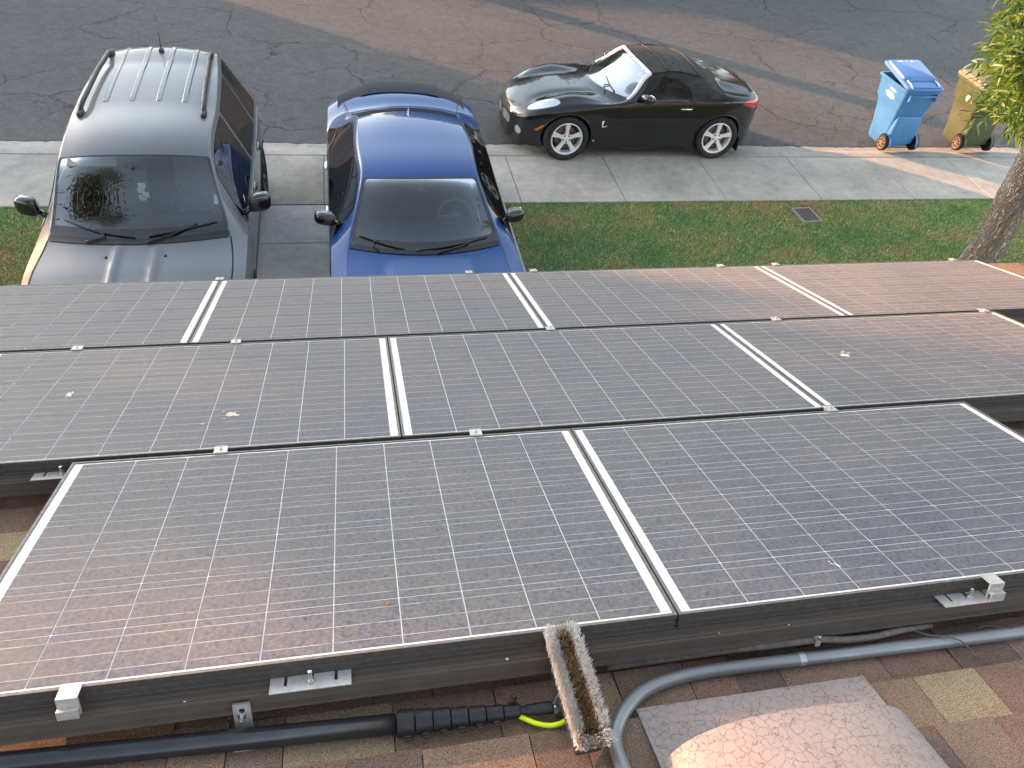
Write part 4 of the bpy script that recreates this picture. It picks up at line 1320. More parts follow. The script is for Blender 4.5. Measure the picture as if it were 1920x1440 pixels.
S = seam_cut(S, lambda x, y, z, q, t: np.where((q < 3.92) & (q > 0.9), np.abs(t - 4.0) - 0.028, 1.0), sm)
S = seam_cut(S, lambda x, y, z, q, t: np.where((t > 3.0) & (q > 4.99) & (q < 8.1), np.abs(t - 4.12) - 0.016, 1.0), sm)
lampt, S = S.split(lambda x, y, z, q, t: np.where(np.abs(y) > 0.5, box_phi(x, z, 4.16, 4.7, 0.86, 1.26, 0.03), 1.0))
lamph, S = S.split(lambda x, y, z, q, t: np.where((np.abs(y) > 0.52) & (x < 0.4), np.maximum(np.abs(z - 0.80) - 0.10, x - 0.30), 1.0))
grl, S = S.split(lambda x, y, z, q, t: np.where(x < 0.3, box_phi(y, z, -0.48, 0.48, 0.62, 0.90, 0.04), 1.0))
bump_, S = S.split(lambda x, y, z, q, t: np.where((z < 0.50), z - 0.50, 1.0))
hood_, S = S.split(lambda x, y, z, q, t: np.where(q < 3.95, np.maximum(4.0 - t, 0.9 - q), 1.0))
roof_, S = S.split(lambda x, y, z, q, t: np.maximum(np.maximum(4.95 - q, q - 8.15), 4.12 - t))
S.obj('body', paint, suv); hood_.obj('hood', paint, suv); ro = roof_.obj('roof', paint, suv)
bump_.obj('cladding', plain('grey_cladding', (0.060, 0.060, 0.062), 0.55, var=0.2), suv)
glass.obj('windscreen', M['windscreen'], suv, -0.001); frit.obj('windscreen_surround', M['gloss'], suv, -0.002)
cowl.obj('cowl_panel', M['trim'], suv, -0.008)
rear.obj('rear_window', M['tinted'], suv)
for wv_, nm in side:
    for sd_ in wv_.sides(): sd_.obj(nm, M['tinted'], suv, -0.004)
for g_ in sm:
    for sd_ in g_.sides(): sd_.obj('seam', M['seam'], suv, -0.003)
for sd_ in lampt.sides(): sd_.obj('tail_lamp', M['redlens'], suv, 0.004)
for sd_ in lamph.sides(): sd_.obj('headlight', M['lens'], suv, 0.002)
grl.obj('grille', M['trim'], suv)
for k in range(5):
    mb = MB(); mb.box(-0.004, 0.02, -0.45, 0.45, 0.655 + k * 0.05, 0.68 + k * 0.05); mb.build('grille_slat', paint, suv)
for sx in (-1, 1):
    fender_arc(suv, full, 0.95, 0.37, 0.415, sx, M['trim'], 0.022); fender_arc(suv, full, 3.70, 0.37, 0.415, sx, M['trim'], 0.022)
    for xa in (0.95, 3.70): wheel(suv, xa, sx * 0.805, 0.37, 0.37, 0.245, sx, M['darkalloy'], 6, ang=0.4)
# belt trim
for sx in (-1, 1):
    pts = [near(full, x=xx, y=sx * 0.93, z=1.05 + (xx - 1.4) * 0.028) + np.array([0, sx * 0.004, 0.0]) for xx in np.linspace(1.45, 4.0, 22)]
    mb = MB(); mb.tube(pts, 0.011, 6); mb.build('belt_moulding', M['chrome'] if sx > 9 else paint, suv, smooth=True)
# roof ribs, rails, antenna
for yy in (-0.362, -0.120, 0.128, 0.372):
    mb = MB(); V = []; n = 16
    for xx in np.linspace(2.60, 4.0, n):
        f = 1.0 if xx > 2.66 else 0.35
        for (dy, dz) in ((-0.030, -0.002), (-0.018, 0.0095), (0.018, 0.0095), (0.030, -0.002)):
            p = near(full, x=xx, y=yy + dy, top=True); V.append((xx, yy + dy, p[2] + dz * f))
    mb.add(V, [(4 * i + j, 4 * i + 4 + j, 4 * i + 5 + j, 4 * i + 1 + j) for i in range(n - 1) for j in range(3)] + [(0, 1, 2, 3)])
    autosmooth(mb.build('rib', paint, ro), 20)
for sx in (-1, 1):
    pts = []
    for xx in np.linspace(2.32, 3.86, 14):
        p = near(full, x=xx, y=sx * (0.560 - 0.028 * (xx - 2.3)), top=True)
        e_ = min(xx - 2.32, 3.86 - xx)
        pts.append((xx, p[1], p[2] + 0.012 + 0.050 * min(1, e_ / 0.16)))
    mb = MB(); mb.tube(pts, [0.024 if 0 < i < 13 else 0.018 for i in range(14)], 10)
    rl = mb.build('roof_rail', M['trim'], suv, smooth=True)
    for k in (0, 13):
        p = pts[k]; V, F = blob((p[0] + (0.05 if k == 0 else -0.05), p[1], p[2] + 0.002), (0.075, 0.030, 0.028), 3.0); mb = MB(); mb.add(V, F)
        mb.build('rail_end', M['blackplastic'], rl, smooth=True)
pa = near(full, x=3.84, y=0.0, top=True)
mb = MB(); V, F = blob((pa[0], pa[1], pa[2] + 0.012), (0.045, 0.028, 0.024), 2.4); mb.add(V, F)
an = mb.build('antenna', M['blackplastic'], suv, smooth=True)
mb = MB(); mb.tube([(pa[0], pa[1], pa[2] + 0.02), (pa[0] + 0.05, pa[1] + 0.0, pa[2] + 0.20)], [0.0065, 0.0035], 8); mb.build('mast', M['blackplastic'], an, smooth=True)
# mirrors
for sx in (-1, 1):
    mb = MB(); V, F = blob((1.66, sx * 1.045, 1.20), (0.062, 0.108, 0.092), 3.2, shear=Matrix(((1, sx * 0.30, 0), (0, 1, 0), (0, 0, 1)))); mb.add(V, F)
    mb.tube([(1.66, sx * 0.96, 1.14), (1.62, sx * 0.88, 1.10)], 0.030, 8)
    mr = mb.build('side_mirror', M['gloss'], suv, smooth=True)
    V, F = blob((1.728, sx * 1.05, 1.20), (0.004, 0.088, 0.072), 3.4, shear=Matrix(((1, sx * 0.30, 0), (0, 1, 0), (0, 0, 1)))); mb = MB(); mb.add(V, F); mb.build('mirror_glass', M['mirrorglass'], mr, smooth=True)
# door handles: round cup with bright ring
for sx in (-1, 1):
    for xx in (2.35, 3.25):
        p = near(full, x=xx, y=sx * 0.93, z=0.98)
        mb = MB(); mb.lathe([(0.048, 0.0), (0.052, 0.010), (0.044, 0.014), (0.040, 0.004)], 18, 'y', (xx, 0, p[2]))
        mb.V = [(v_[0], p[1] + sx * v_[1], v_[2]) for v_ in mb.V]
        dh = mb.build('door_handle', M['alloy'], suv, smooth=True)
        mb = MB(); mb.tube([(xx - 0.06, p[1] + sx * 0.022, p[2]), (xx + 0.06, p[1] + sx * 0.022, p[2])], 0.013, 8); mb.build('grip', M['trim'], dh, smooth=True)
# wipers and washers
def wpt(sv, tv, up): 
    p = st(full, sv, tv); return (p[0] - 0.010, p[1], p[2] + up)
TM = full.tm
wiper(suv, [wpt(3.93, TM - 6.7, .02), wpt(4.08, TM - 5.7, .02), wpt(4.17, TM - 5.0, .012)], [wpt(4.06, TM - 6.65, .012), wpt(4.10, TM - 5.6, .014), wpt(4.16, TM - 4.35, .012)])
wiper(suv, [wpt(3.93, 5.3, .02), wpt(4.05, 5.9, .02), wpt(4.14, 5.5, .015)], [wpt(4.05, 6.9, .012), wpt(4.12, 5.6, .012), wpt(4.24, 4.35, .012)])
for yy in (-0.25, 0.25):
    p = near(full, x=0.86, y=yy, top=True); mb = MB(); V, F = blob((p[0], p[1], p[2] + 0.004), (0.016, 0.012, 0.008), 2.4); mb.add(V, F); mb.build('washer_nozzle', M['blackplastic'], suv, smooth=True)
# cabin
mb = MB(); mb.box(0.3, 4.3, -0.80, 0.80, 0.30, 0.42); mb.box(1.0, 1.12, -0.8, 0.8, 0.42, 1.0); mb.box(4.15, 4.25, -0.7, 0.7, 0.42, 1.05)
for sx in (-1, 1): mb.box(1.1, 4.2, sx * 0.84 - 0.03, sx * 0.84 + 0.03, 0.42, 0.98)
mb.build('cabin_floor', M['interior'], suv)
mb = MB(); V, F = blob((1.36, 0, 1.02), (0.30, 0.80, 0.10), 4.0); mb.add(V, F); mb.build('dashboard', plain('dash_grey', (0.075, 0.075, 0.075), 0.75, var=0.1), suv, smooth=True)
seat(suv, 2.15, -0.37, 0.72, M['tanint']); seat(suv, 2.15, 0.37, 0.72, M['tanint'])
mb = MB(); V, F = blob((3.3, 0, 0.95), (0.12, 0.62, 0.36), 3.6, shear=Matrix.Rotation(0.2, 3, 'Y')); mb.add(V, F); mb.build('rear_seat', M['greyint'], suv, smooth=True)
steering(suv, 1.72, -0.37, 1.06, M['interior'])
mb = MB(); V, F = blob((1.66, 0.0, 1.60), (0.018, 0.115, 0.035), 3.0); mb.add(V, F); mb.tube([(1.60, 0, 1.60), (1.52, 0, 1.66)], 0.02, 6); mb.tube([(1.66, 0, 1.575), (1.66, 0, 1.42)], 0.002, 4)
rv = mb.build('rear_view_mirror', M['trim'], suv, smooth=True)
mb = MB()
for k, (dy, dz, c) in enumerate(((0.0, 0.0, 0), (0.018, -0.05, 0), (-0.012, -0.10, 0), (0.02, -0.13, 0))):
    mb.cbox((1.655, dy, 1.40 + dz), (0.003, 0.032, 0.028), 0.001)
mb.build('hanging_card', M['paper'], rv)
mb = MB(); mb.cbox((1.67, 0.36, 1.665), (0.085, 0.21, 0.008), 0.004, Matrix.Rotation(R(-18), 3, 'Y')); mb.build('sun_visor', M['tanint'], suv)
p = st(full, 4.45, TM - 4.22); mb = MB(); mb.cbox((p[0] + 0.012, p[1], p[2] - 0.016), (0.003, 0.018, 0.045), 0.001, Matrix.Rotation(R(45), 3, 'Y')); mb.build('windscreen_sticker', M['paper'], suv)

# ================================================================== blue saloon on the drive
sed = empty('parked_car', (0.708, 4.99, 0), (0, 0, R(90 + 0.4)))
tag(sed, 'bright blue saloon car with black rear spoiler parked on the driveway', 'car', 'cars parked at the house')
bpaint = paint_mat('blue_metallic_paint', (0.003, 0.052, 0.200), 0.22, 0.34, dust=0.003, coat=0.7)
S = loft(
    [(0, 0, .62), (.05, .60, .64), (.22, .86, .70), (.75, .935, .86), (1.5, .945, .92), (2.2, .95, .945), (2.8, .95, .96), (3.45, .95, .985), (4.2, .935, 1.0), (4.72, .87, .985), (4.93, .66, .93), (5.03, 0, .90)],
    [(.03, 0, .70), (.08, .54, .72), (.24, .76, .79), (.75, .795, .92), (1.47, .765, 1.0), (2.09, .595, 1.395), (2.75, .610, 1.440), (3.42, .600, 1.385), (4.22, .70, 1.085), (4.74, .74, 1.06), (4.93, .62, 1.0), (5.02, 0, .96)],
    [(.03, 0, .70), (.07, 0, .74), (.22, 0, .82), (.75, 0, .955), (1.27, 0, 1.02), (2.02, 0, 1.435), (2.75, 0, 1.480), (3.52, 0, 1.425), (4.32, 0, 1.125), (4.80, 0, 1.105), (4.96, 0, 1.03), (5.02, 0, .96)], zb=0.2)
x_, y_ = S.P[:, 0], S.P[:, 1]; tt = np.minimum(S.Q[:, 1], S.tm - S.Q[:, 1])
hood_m = (S.Q[:, 0] < 3.98) & (tt > 4.05)
S.P[:, 2] += np.where(hood_m, (0.030 * np.clip((0.47 - np.abs(y_)) / 0.10, 0, 1) ** 1.5) * np.clip((1.20 - x_) / 0.28, 0, 1) * np.clip(x_ / 0.3, 0, 1), 0)
full = S; TM = full.tm
for xa in (0.95, 4.0):
    _, S = S.split(lambda x, y, z, q, t, xa=xa: np.where((t < 3.6) & (np.abs(y) > 0.4), np.hypot(x - xa, z - 0.35) - 0.385, 1.0))
ws, S = S.split(lambda x, y, z, q, t: np.maximum(np.maximum(4.02 - q, q - 4.985), 4.05 - t))
glass, frit = ws.split(lambda x, y, z, q, t: np.maximum(np.maximum(4.15 - q, q - 4.93), 4.19 - t) if False else box_phi(q, t * 0.5, 4.14, 4.95, 2.09, 8.0, 0.07))
cowl, S = S.split(lambda x, y, z, q, t: np.maximum(np.maximum(3.93 - q, q - 4.02), 4.03 - t))
rear, S = S.split(lambda x, y, z, q, t: np.maximum(np.maximum(7.03 - q, q - 7.93), 4.14 - t))
side = []
for (qa, qb, nm) in ((4.30, 5.93, 'front_door_window'), (5.99, 7.02, 'rear_door_window'), (7.08, 7.62, 'quarter_window')):
    wv_, S = S.split(lambda x, y, z, q, t, qa=qa, qb=qb: np.maximum(np.maximum(np.maximum(qa - q, q - qb), 3.07 - t), t - (np.minimum(3.86, 3.02 + (q - 4.28) * 3.0) if qa < 5 else (3.86 if qa < 7 else 3.86 - (q - 7.08) * 1.35))))
    side.append((wv_, nm))
# black surround of the side glass
surr, S = S.split(lambda x, y, z, q, t: np.maximum(np.maximum(4.24 - q, q - 7.68), np.maximum(3.03 - t, t - np.where(q < 7.05, np.minimum(3.91, 3.03 + (q - 4.22) * 3.0), 3.91 - (q - 7.05) * 1.35))))
sm = []
for xd in (1.42, 2.60, 3.62):
    S = seam_cut(S, lambda x, y, z, q, t, xd=xd: np.where(t < 3.02, np.abs(x - xd - 0.10 * np.clip(z - 0.6, -1, 1)) - 0.005, 1.0), sm)
S = seam_cut(S, lambda x, y, z, q, t: np.where((q < 3.95) & (q > 0.9), np.abs(t - 4.02) - 0.022, 1.0), sm)
S = seam_cut(S, lambda x, y, z, q, t: np.where((q > 7.95) & (q < 9.2), np.abs(t - 4.10) - 0.015, 1.0), sm)
S = seam_cut(S, lambda x, y, z, q, t: np.where((q > 4.98) & (q < 7.3), np.abs(t - 4.16) - 0.012, 1.0), sm)
lampt, S = S.split(lambda x, y, z, q, t: np.where(x > 4.6, box_phi(np.abs(y) * 0 + z, np.abs(y), 0.82, 0.95, 0.25, 1.2, 0.03), 1.0))
lamph, S = S.split(lambda x, y, z, q, t: np.where((np.abs(y) > 0.50) & (x < 0.55), np.maximum(np.abs(z - 0.66) - 0.05, x - 0.45), 1.0))
grl, S = S.split(lambda x, y, z, q, t: np.where(x < 0.3, box_phi(y, z, -0.46, 0.46, 0.50, 0.64, 0.03), 1.0))
hood_, S = S.split(lambda x, y, z, q, t: np.where(q < 3.95, np.maximum(4.02 - t, 0.9 - q), 1.0))
roof_, S = S.split(lambda x, y, z, q, t: np.maximum(np.maximum(4.95 - q, q - 7.06), 4.16 - t))
trunk_, S = S.split(lambda x, y, z, q, t: np.maximum(np.maximum(7.95 - q, q - 9.2), 4.10 - t))
S.obj('body', bpaint, sed); hood_.obj('hood', bpaint, sed); ro = roof_.obj('roof', bpaint, sed); trunk_.obj('boot_lid', bpaint, sed)
glass.obj('windscreen', M['windscreen'], sed, -0.001); frit.obj('windscreen_surround', M['gloss'], sed, -0.002)
cowl.obj('cowl_panel', M['trim'], sed, -0.010); rear.obj('rear_window', M['tinted'], sed)
for wv_, nm in side:
    for sd_ in wv_.sides(): sd_.obj(nm, M['tinted'], sed, -0.004)
for sd_ in surr.sides(): sd_.obj('window_surround', M['gloss'], sed, -0.001)
for g_ in sm:
    for sd_ in g_.sides(): sd_.obj('seam', M['seam'], sed, -0.003)
lampt.obj('tail_lamp', M['redlens'], sed, 0.003)
for sd_ in lamph.sides(): sd_.obj('headlight', M['lens'], sed, 0.002)
grl.obj('grille', M['trim'], sed)
for sx in (-1, 1):
    for xa in (0.95, 4.0):
        fender_arc(sed, full, xa, 0.35, 0.385, sx, bpaint, 0.010)
        wheel(sed, xa, sx * 0.83, 0.35, 0.35, 0.245, sx, M['darkalloy'], 5, ang=0.3)
# spoiler
P0 = []
for k in range(25):
    f = -1 + 2 * k / 24
    yy = 0.80 * f
    P0.append((4.86 - 0.30 * abs(f) ** 2.6, yy, 1.135 - 0.055 * abs(f) ** 3 + (0.022 if abs(f) < 0.62 else 0.022 * max(0, 1 - (abs(f) - 0.62) / 0.06))))
mb = MB(); V = []
for (x, y, z) in P0:
    for (dx, dz) in ((-0.135, -0.024), (-0.05, 0.004), (0.030, 0.022), (0.062, 0.028), (0.068, 0.012), (0.020, -0.030), (-0.10, -0.045)):
        V.append((x + dx, y, z + dz))
mb.add(V, [(7 * i + j, 7 * i + (j + 1) % 7, 7 * i + 7 + (j + 1) % 7, 7 * i + 7 + j) for i in range(24) for j in range(7)] + [tuple(range(7)), tuple(range(24 * 7, 25 * 7))[::-1]])
autosmooth(mb.build('spoiler', plain('satin_black_spoiler', (0.014, 0.015, 0.017), 0.30, coat=0.3), sed), 35)
# shark-fin antenna
pa = near(full, x=3.42, y=0.0, top=True)
mb = MB(); V = []
for (dx, h_, w_) in ((-0.085, 0.0, 0.004), (-0.05, 0.018, 0.020), (0.0, 0.040, 0.026), (0.045, 0.062, 0.020), (0.066, 0.066, 0.010), (0.075, 0.0, 0.022)):
    V += [(pa[0] + dx, -w_, pa[2] - 0.004), (pa[0] + dx, -w_ * 0.35, pa[2] + h_ * 0.8), (pa[0] + dx, 0, pa[2] + h_), (pa[0] + dx, w_ * 0.35, pa[2] + h_ * 0.8), (pa[0] + dx, w_, pa[2] - 0.004)]
mb.add(V, [(5 * i + j, 5 * i + j + 1, 5 * i + 6 + j, 5 * i + 5 + j) for i in range(5) for j in range(4)])
mb.build('antenna', bpaint, sed, smooth=True)
for sx in (-1, 1):
    sh_ = Matrix(((1, sx * 0.28, 0), (0, 1, 0), (0, 0, 1)))
    mb = MB(); V, F = blob((1.84, sx * 0.985, 1.07), (0.066, 0.105, 0.066), 3.0, shear=sh_); mb.add(V, F)
    mb.tube([(1.84, sx * 0.90, 1.03), (1.80, sx * 0.82, 0.99)], 0.024, 8)
    mr = mb.build('side_mirror', M['gloss'], sed, smooth=True)
    V, F = blob((1.912, sx * 0.99, 1.07), (0.004, 0.088, 0.052), 3.2, shear=sh_); mb = MB(); mb.add(V, F); mb.build('mirror_glass', M['mirrorglass'], mr, smooth=True)
    for xx in (2.42, 3.42):
        p = near(full, x=xx, y=sx * 0.95, z=0.80)
        mb = MB(); V, F = blob((xx, p[1] + sx * 0.012, p[2]), (0.10, 0.018, 0.018), 2.8); mb.add(V, F); mb.build('door_handle', M['chrome'], sed, smooth=True)
def wpt(sv, tv, up):
    p = st(full, sv, tv); return (p[0] - 0.008, p[1], p[2] + up)
wiper(sed, [wpt(3.95, TM - 6.6, .018), wpt(4.05, TM - 5.6, .02), wpt(4.10, TM - 5.2, .012)], [wpt(4.03, 6.55, .012), wpt(4.06, TM - 6.0, .014), wpt(4.11, TM - 4.5, .012)])
wiper(sed, [wpt(3.95, 5.1, .02), wpt(4.06, 4.9, .02), wpt(4.13, 5.1, .012)], [wpt(4.03, 6.1, .012), wpt(4.09, 5.2, .012), wpt(4.17, 4.35, .012)])
mb = MB(); mb.box(0.4, 4.8, -0.82, 0.82, 0.24, 0.34); mb.box(1.15, 1.27, -0.8, 0.8, 0.34, 0.88); mb.box(3.9, 4.0, -0.8, 0.8, 0.34, 0.95)
for sx in (-1, 1): mb.box(1.3, 3.95, sx * 0.86 - 0.03, sx * 0.86 + 0.03, 0.34, 0.86)
mb.build('cabin_floor', M['interior'], sed)
mb = MB(); V, F = blob((1.62, 0, 0.90), (0.36, 0.78, 0.085), 4.2); mb.add(V, F)
V, F = blob((1.80, -0.38, 0.965), (0.16, 0.26, 0.04), 2.6); mb.add(V, F)
mb.build('dashboard', M['interior'], sed, smooth=True)
seat(sed, 2.55, -0.38, 0.50, M['interior']); seat(sed, 2.55, 0.38, 0.50, M['interior'])
mb = MB(); V, F = blob((3.72, 0, 0.72), (0.10, 0.62, 0.34), 3.6, shear=Matrix.Rotation(0.3, 3, 'Y')); mb.add(V, F); mb.build('rear_seat', M['interior'], sed, smooth=True)
steering(sed, 2.06, -0.38, 0.93, M['greyint'])
mb = MB(); V, F = blob((2.03, 0.0, 1.30), (0.018, 0.12, 0.032), 3.0); mb.add(V, F); V, F = blob((1.93, 0.0, 1.34), (0.07, 0.05, 0.03), 3.0); mb.add(V, F)
mb.build('rear_view_mirror', M['trim'], sed, smooth=True)
p = st(full, 4.86, TM - 4.42); mb = MB(); mb.cbox((p[0] + 0.010, p[1], p[2] - 0.012), (0.032, 0.016, 0.002), 0.001, Matrix.Rotation(R(-33), 3, 'Y')); mb.build('windscreen_sticker', M['paper'], sed)

# ================================================================== black roadster at the kerb
rod = empty('parked_car', (2.30, 10.90, -0.055), (R(-3.2), 0, R(1.6)))
tag(rod, 'black two-seat convertible with soft top parked on the kerb', 'car', 'cars parked at the house')
kpaint = paint_mat('black_paint', (0.006, 0.006, 0.007), 0.0, 0.28, dust=0.012, coat=0.9)
S = loft(
    [(0, 0, .50), (.06, .42, .53), (.22, .68, .61), (.5, .815, .72), (.85, .875, .80), (1.55, .868, .840), (1.95, .86, .86), (2.4, .86, .88), (2.85, .885, .925), (3.3, .895, .945), (3.78, .74, .885), (3.97, 0, .80)],
    [(.03, 0, .58), (.10, .35, .62), (.27, .56, .70), (.5, .66, .795), (.85, .70, .862), (1.67, .795, .890), (2.03, .60, 1.195), (2.43, .60, 1.235), (2.82, .575, 1.18), (3.16, .64, 1.00), (3.74, .60, .950), (3.95, 0, .88)],
    [(.03, 0, .58), (.08, 0, .63), (.26, 0, .735), (.5, 0, .82), (.85, 0, .872), (1.29, 0, .905), (1.96, 0, 1.245), (2.43, 0, 1.275), (2.88, 0, 1.225), (3.28, 0, 1.02), (3.78, 0, .985), (3.95, 0, .88)], zb=0.17, low=0.965, rocker=0.95, wide=1.005, creases=(4,), h=0.026)
x_, y_ = S.P[:, 0], np.abs(S.P[:, 1]); tt = np.minimum(S.Q[:, 1], S.tm - S.Q[:, 1])
hm = (S.Q[:, 0] < 4.7) & (tt > 3.2)
S.P[:, 2] += np.where(hm, 0.030 * np.exp(-((y_ - 0.64) / 0.13) ** 2 - ((x_ - 0.82) / 0.42) ** 2), 0)          # front wing crowns
S.P[:, 2] -= np.where(hm, 0.020 * np.exp(-((y_ - 0.42) / 0.09) ** 2) * np.clip((x_ - 0.25) / 0.2, 0, 1) * np.clip((1.35 - x_) / 0.3, 0, 1), 0)
rm = (S.Q[:, 0] > 9.0) & (tt > 4.0)
S.P[:, 2] += np.where(rm, 0.035 * np.exp(-((y_ - 0.38) / 0.15) ** 2 - ((x_ - 3.35) / 0.20) ** 2), 0)          # humps behind the seats
lowm = tt < 3
S.P[:, 1] *= np.where(lowm, 1 + 0.028 * (np.exp(-((x_ - 0.80) / 0.40) ** 2) + np.exp(-((x_ - 3.19) / 0.42) ** 2)) * np.clip((S.P[:, 2] - 0.2) / 0.35, 0, 1), 1)
full = S; TM = full.tm
AX = (0.80, 3.20)
for xa in AX:
    _, S = S.split(lambda x, y, z, q, t, xa=xa: np.where((t < 3.6) & (np.abs(y) > 0.35), np.hypot(x - xa, z - 0.345) - 0.372, 1.0))
ws, S = S.split(lambda x, y, z, q, t: np.maximum(np.maximum(5.02 - q, q - 5.97), 4.06 - t))
frame_, glass = ws.split(lambda x, y, z, q, t: -box_phi(q, t * 0.5, 5.06, 5.93, 2.06, 8.0, 0.10))
WIN = [(1.80, .890), (2.04, 1.125), (2.22, 1.160), (2.46, 1.140), (2.60, 1.06), (2.66, .905)]
win, S = S.split(lambda x, y, z, q, t: np.where((np.abs(y) > 0.4) & (t > 2.4) & (t < 4.2), poly_phi(x, z, WIN, 0.012), 1.0))
sail, S = S.split(lambda x, y, z, q, t: np.where((np.abs(y) > 0.4) & (t < 4.3) & (t > 2.5), poly_phi(x, z, [(1.62, .885), (1.98, 1.16), (1.98, 1.135), (1.80, .885)], 0.010), 1.0))
top, S = S.split(lambda x, y, z, q, t: np.where((q > 5.9) & (q < 9.3), np.maximum(np.maximum(5.97 - q, x - (3.16 + 0.12 * np.clip(1 - np.abs(y) / 0.65, 0, 1))), (0.885 + 0.06 * np.clip((x - 2.6) / 0.55, 0, 1.2)) - z + np.where(t < 3.02, 0.05, 0)), 1.0))
sm = []
S = seam_cut(S, lambda x, y, z, q, t: np.where(t < 3.3, np.abs(x - 1.50 + 0.10 * np.clip(z - 0.5, -1, 1) * -1) - 0.005, 1.0), sm)
S = seam_cut(S, lambda x, y, z, q, t: np.where(t < 3.3, np.abs(x - 2.68 - 0.05 * np.clip(z - 0.5, -1, 1)) - 0.005, 1.0), sm)
S = seam_cut(S, lambda x, y, z, q, t: np.where((x < 1.45) & (x > 0.30) & (z > 0.55), np.abs(t - 3.10) - 0.016, 1.0), sm)
S = seam_cut(S, lambda x, y, z, q, t: np.where((x > 3.2) & (t > 3.9), np.abs(t - 4.02) - 0.012, 1.0), sm)
S = seam_cut(S, lambda x, y, z, q, t: np.where((t > 4) & (x < 0.5), np.abs(x - 0.165) - 0.004, 1.0), sm)
def ell(u, v, cu, cv, ru, rv, a):
    c, s = math.cos(a), math.sin(a); du, dv = u - cu, v - cv
    p_, q_ = (du * c + dv * s) / ru, (-du * s + dv * c) / rv
    return (np.sqrt(p_ * p_ + q_ * q_) - 1) * min(ru, rv)
head, S = S.split(lambda x, y, z, q, t: np.where(z > 0.48, ell(x, np.abs(y), 0.455, 0.660, 0.235, 0.085, 0.42), 1.0))
grl, S = S.split(lambda x, y, z, q, t: np.where((x < 0.35) & (np.abs(y) > 0.02), box_phi(np.abs(y), z, 0.035, 0.36, 0.37, 0.50, 0.055), 1.0))
fog, S = S.split(lambda x, y, z, q, t: np.where(x < 0.5, ell(np.abs(y), z, 0.545, 0.35, 0.055, 0.062, 0.0), 1.0))
mark, S = S.split(lambda x, y, z, q, t: np.where((np.abs(y) > 0.5) & (x < 0.6), poly_phi(x, z, [(0.325, .425), (0.36, .415), (0.455, .50), (0.44, .525)], 0.004), 1.0))
tail, S = S.split(lambda x, y, z, q, t: np.where((np.abs(y) > 0.30) & (x > 3.3), poly_phi(x, z, [(3.47, .872), (3.62, .905), (3.93, .88), (3.93, .775), (3.72, .785)], 0.012), 1.0))
stop, S = S.split(lambda x, y, z, q, t: np.where(t > 4, box_phi(x, y, 3.60, 3.635, -0.20, 0.20, 0.012), 1.0))
intk, S = S.split(lambda x, y, z, q, t: np.where(x < 0.3, box_phi(y, z, -0.30, 0.30, 0.22, 0.31, 0.03), 1.0))
deck, S = S.split(lambda x, y, z, q, t: np.maximum(np.where(q > 8.2, 4.02 - t, 1.0), 3.0 - x))
bon, S = S.split(lambda x, y, z, q, t: np.where((x < 1.7) & (q < 5.03), np.maximum(3.10 - t, np.maximum(0.165 - x, 0.5 - z)), 1.0))
S.obj('body', kpaint, rod); bon.obj('bonnet', kpaint, rod); deck.obj('rear_deck', kpaint, rod)
M['roadglass'] = glass_mat('clear_windscreen', (0.66, 0.75, 0.71), frost=0.022, refl=0.62)
glass.obj('windscreen', M['roadglass'], rod, -0.002); frame_.obj('windscreen_surround', M['gloss'], rod, -0.001)
for sd_ in win.sides(): sd_.obj('door_window', M['tinted'], rod, -0.003)
for sd_ in sail.sides(): sd_.obj('quarter_trim', M['gloss'], rod)
fabric = plain('black_canvas', (0.026, 0.025, 0.026), 0.92, var=0.35, vscale=12, bmp=0.5, bscale=420)
top.obj('soft_top', fabric, rod, 0.004)
for g_ in sm:
    for sd_ in g_.sides(): sd_.obj('seam', M['seam'], rod, -0.002)
for sd_ in head.sides():
    hl = sd_.obj('headlight', M['lens'], rod, 0.003)
for sd_ in grl.sides():
    def mesh_grille():
        m, nt, b = mat('silver_grille_mesh')
        vo = nt.nodes.new('ShaderNodeTexVoronoi'); vo.feature = 'DISTANCE_TO_EDGE'; vo.inputs['Scale'].default_value = 55; vo.inputs['Randomness'].default_value = 0.05
        nt.links.new(objco(nt), vo.inputs['Vector'])
        nt.links.new(ramp(nt, vo.outputs['Distance'], [(0.10, (0.55, 0.55, 0.54)), (0.22, (0.10, 0.10, 0.10))]), b.inputs['Base Color'])
        b.inputs['Roughness'].default_value = 0.3; b.inputs['Metallic'].default_value = 0.6
        return m
    if 'grillemesh' not in M: M['grillemesh'] = mesh_grille()
    sd_.obj('grille', M['grillemesh'], rod, -0.004)
for sd_ in fog.sides(): sd_.obj('fog_lamp', M['fog'], rod, 0.003)
for sd_ in mark.sides(): sd_.obj('side_marker', M['amber'], rod, 0.004)
for sd_ in tail.sides(): sd_.obj('tail_lamp', M['redlens'], rod, 0.004)
stop.obj('brake_light', M['redlens'], rod, 0.004); intk.obj('lower_intake', M['trim'], rod, -0.01)
# bright windscreen frame, swept round the glass
pts = [st(full, q, 4.02) for q in np.linspace(5.0, 5.98, 9)] + [st(full, 5.985, t) for t in np.linspace(4.25, TM - 4.25, 15)] + [st(full, q, TM - 4.02) for q in np.linspace(5.98, 5.0, 9)]
mb = MB(); mb.tube([tuple(p) for p in smoothpath(pts, 2)], 0.029, 8); mb.build('windscreen_frame', plain('silver_frame', (0.74, 0.74, 0.77), 0.35, 0.25), rod, smooth=True)
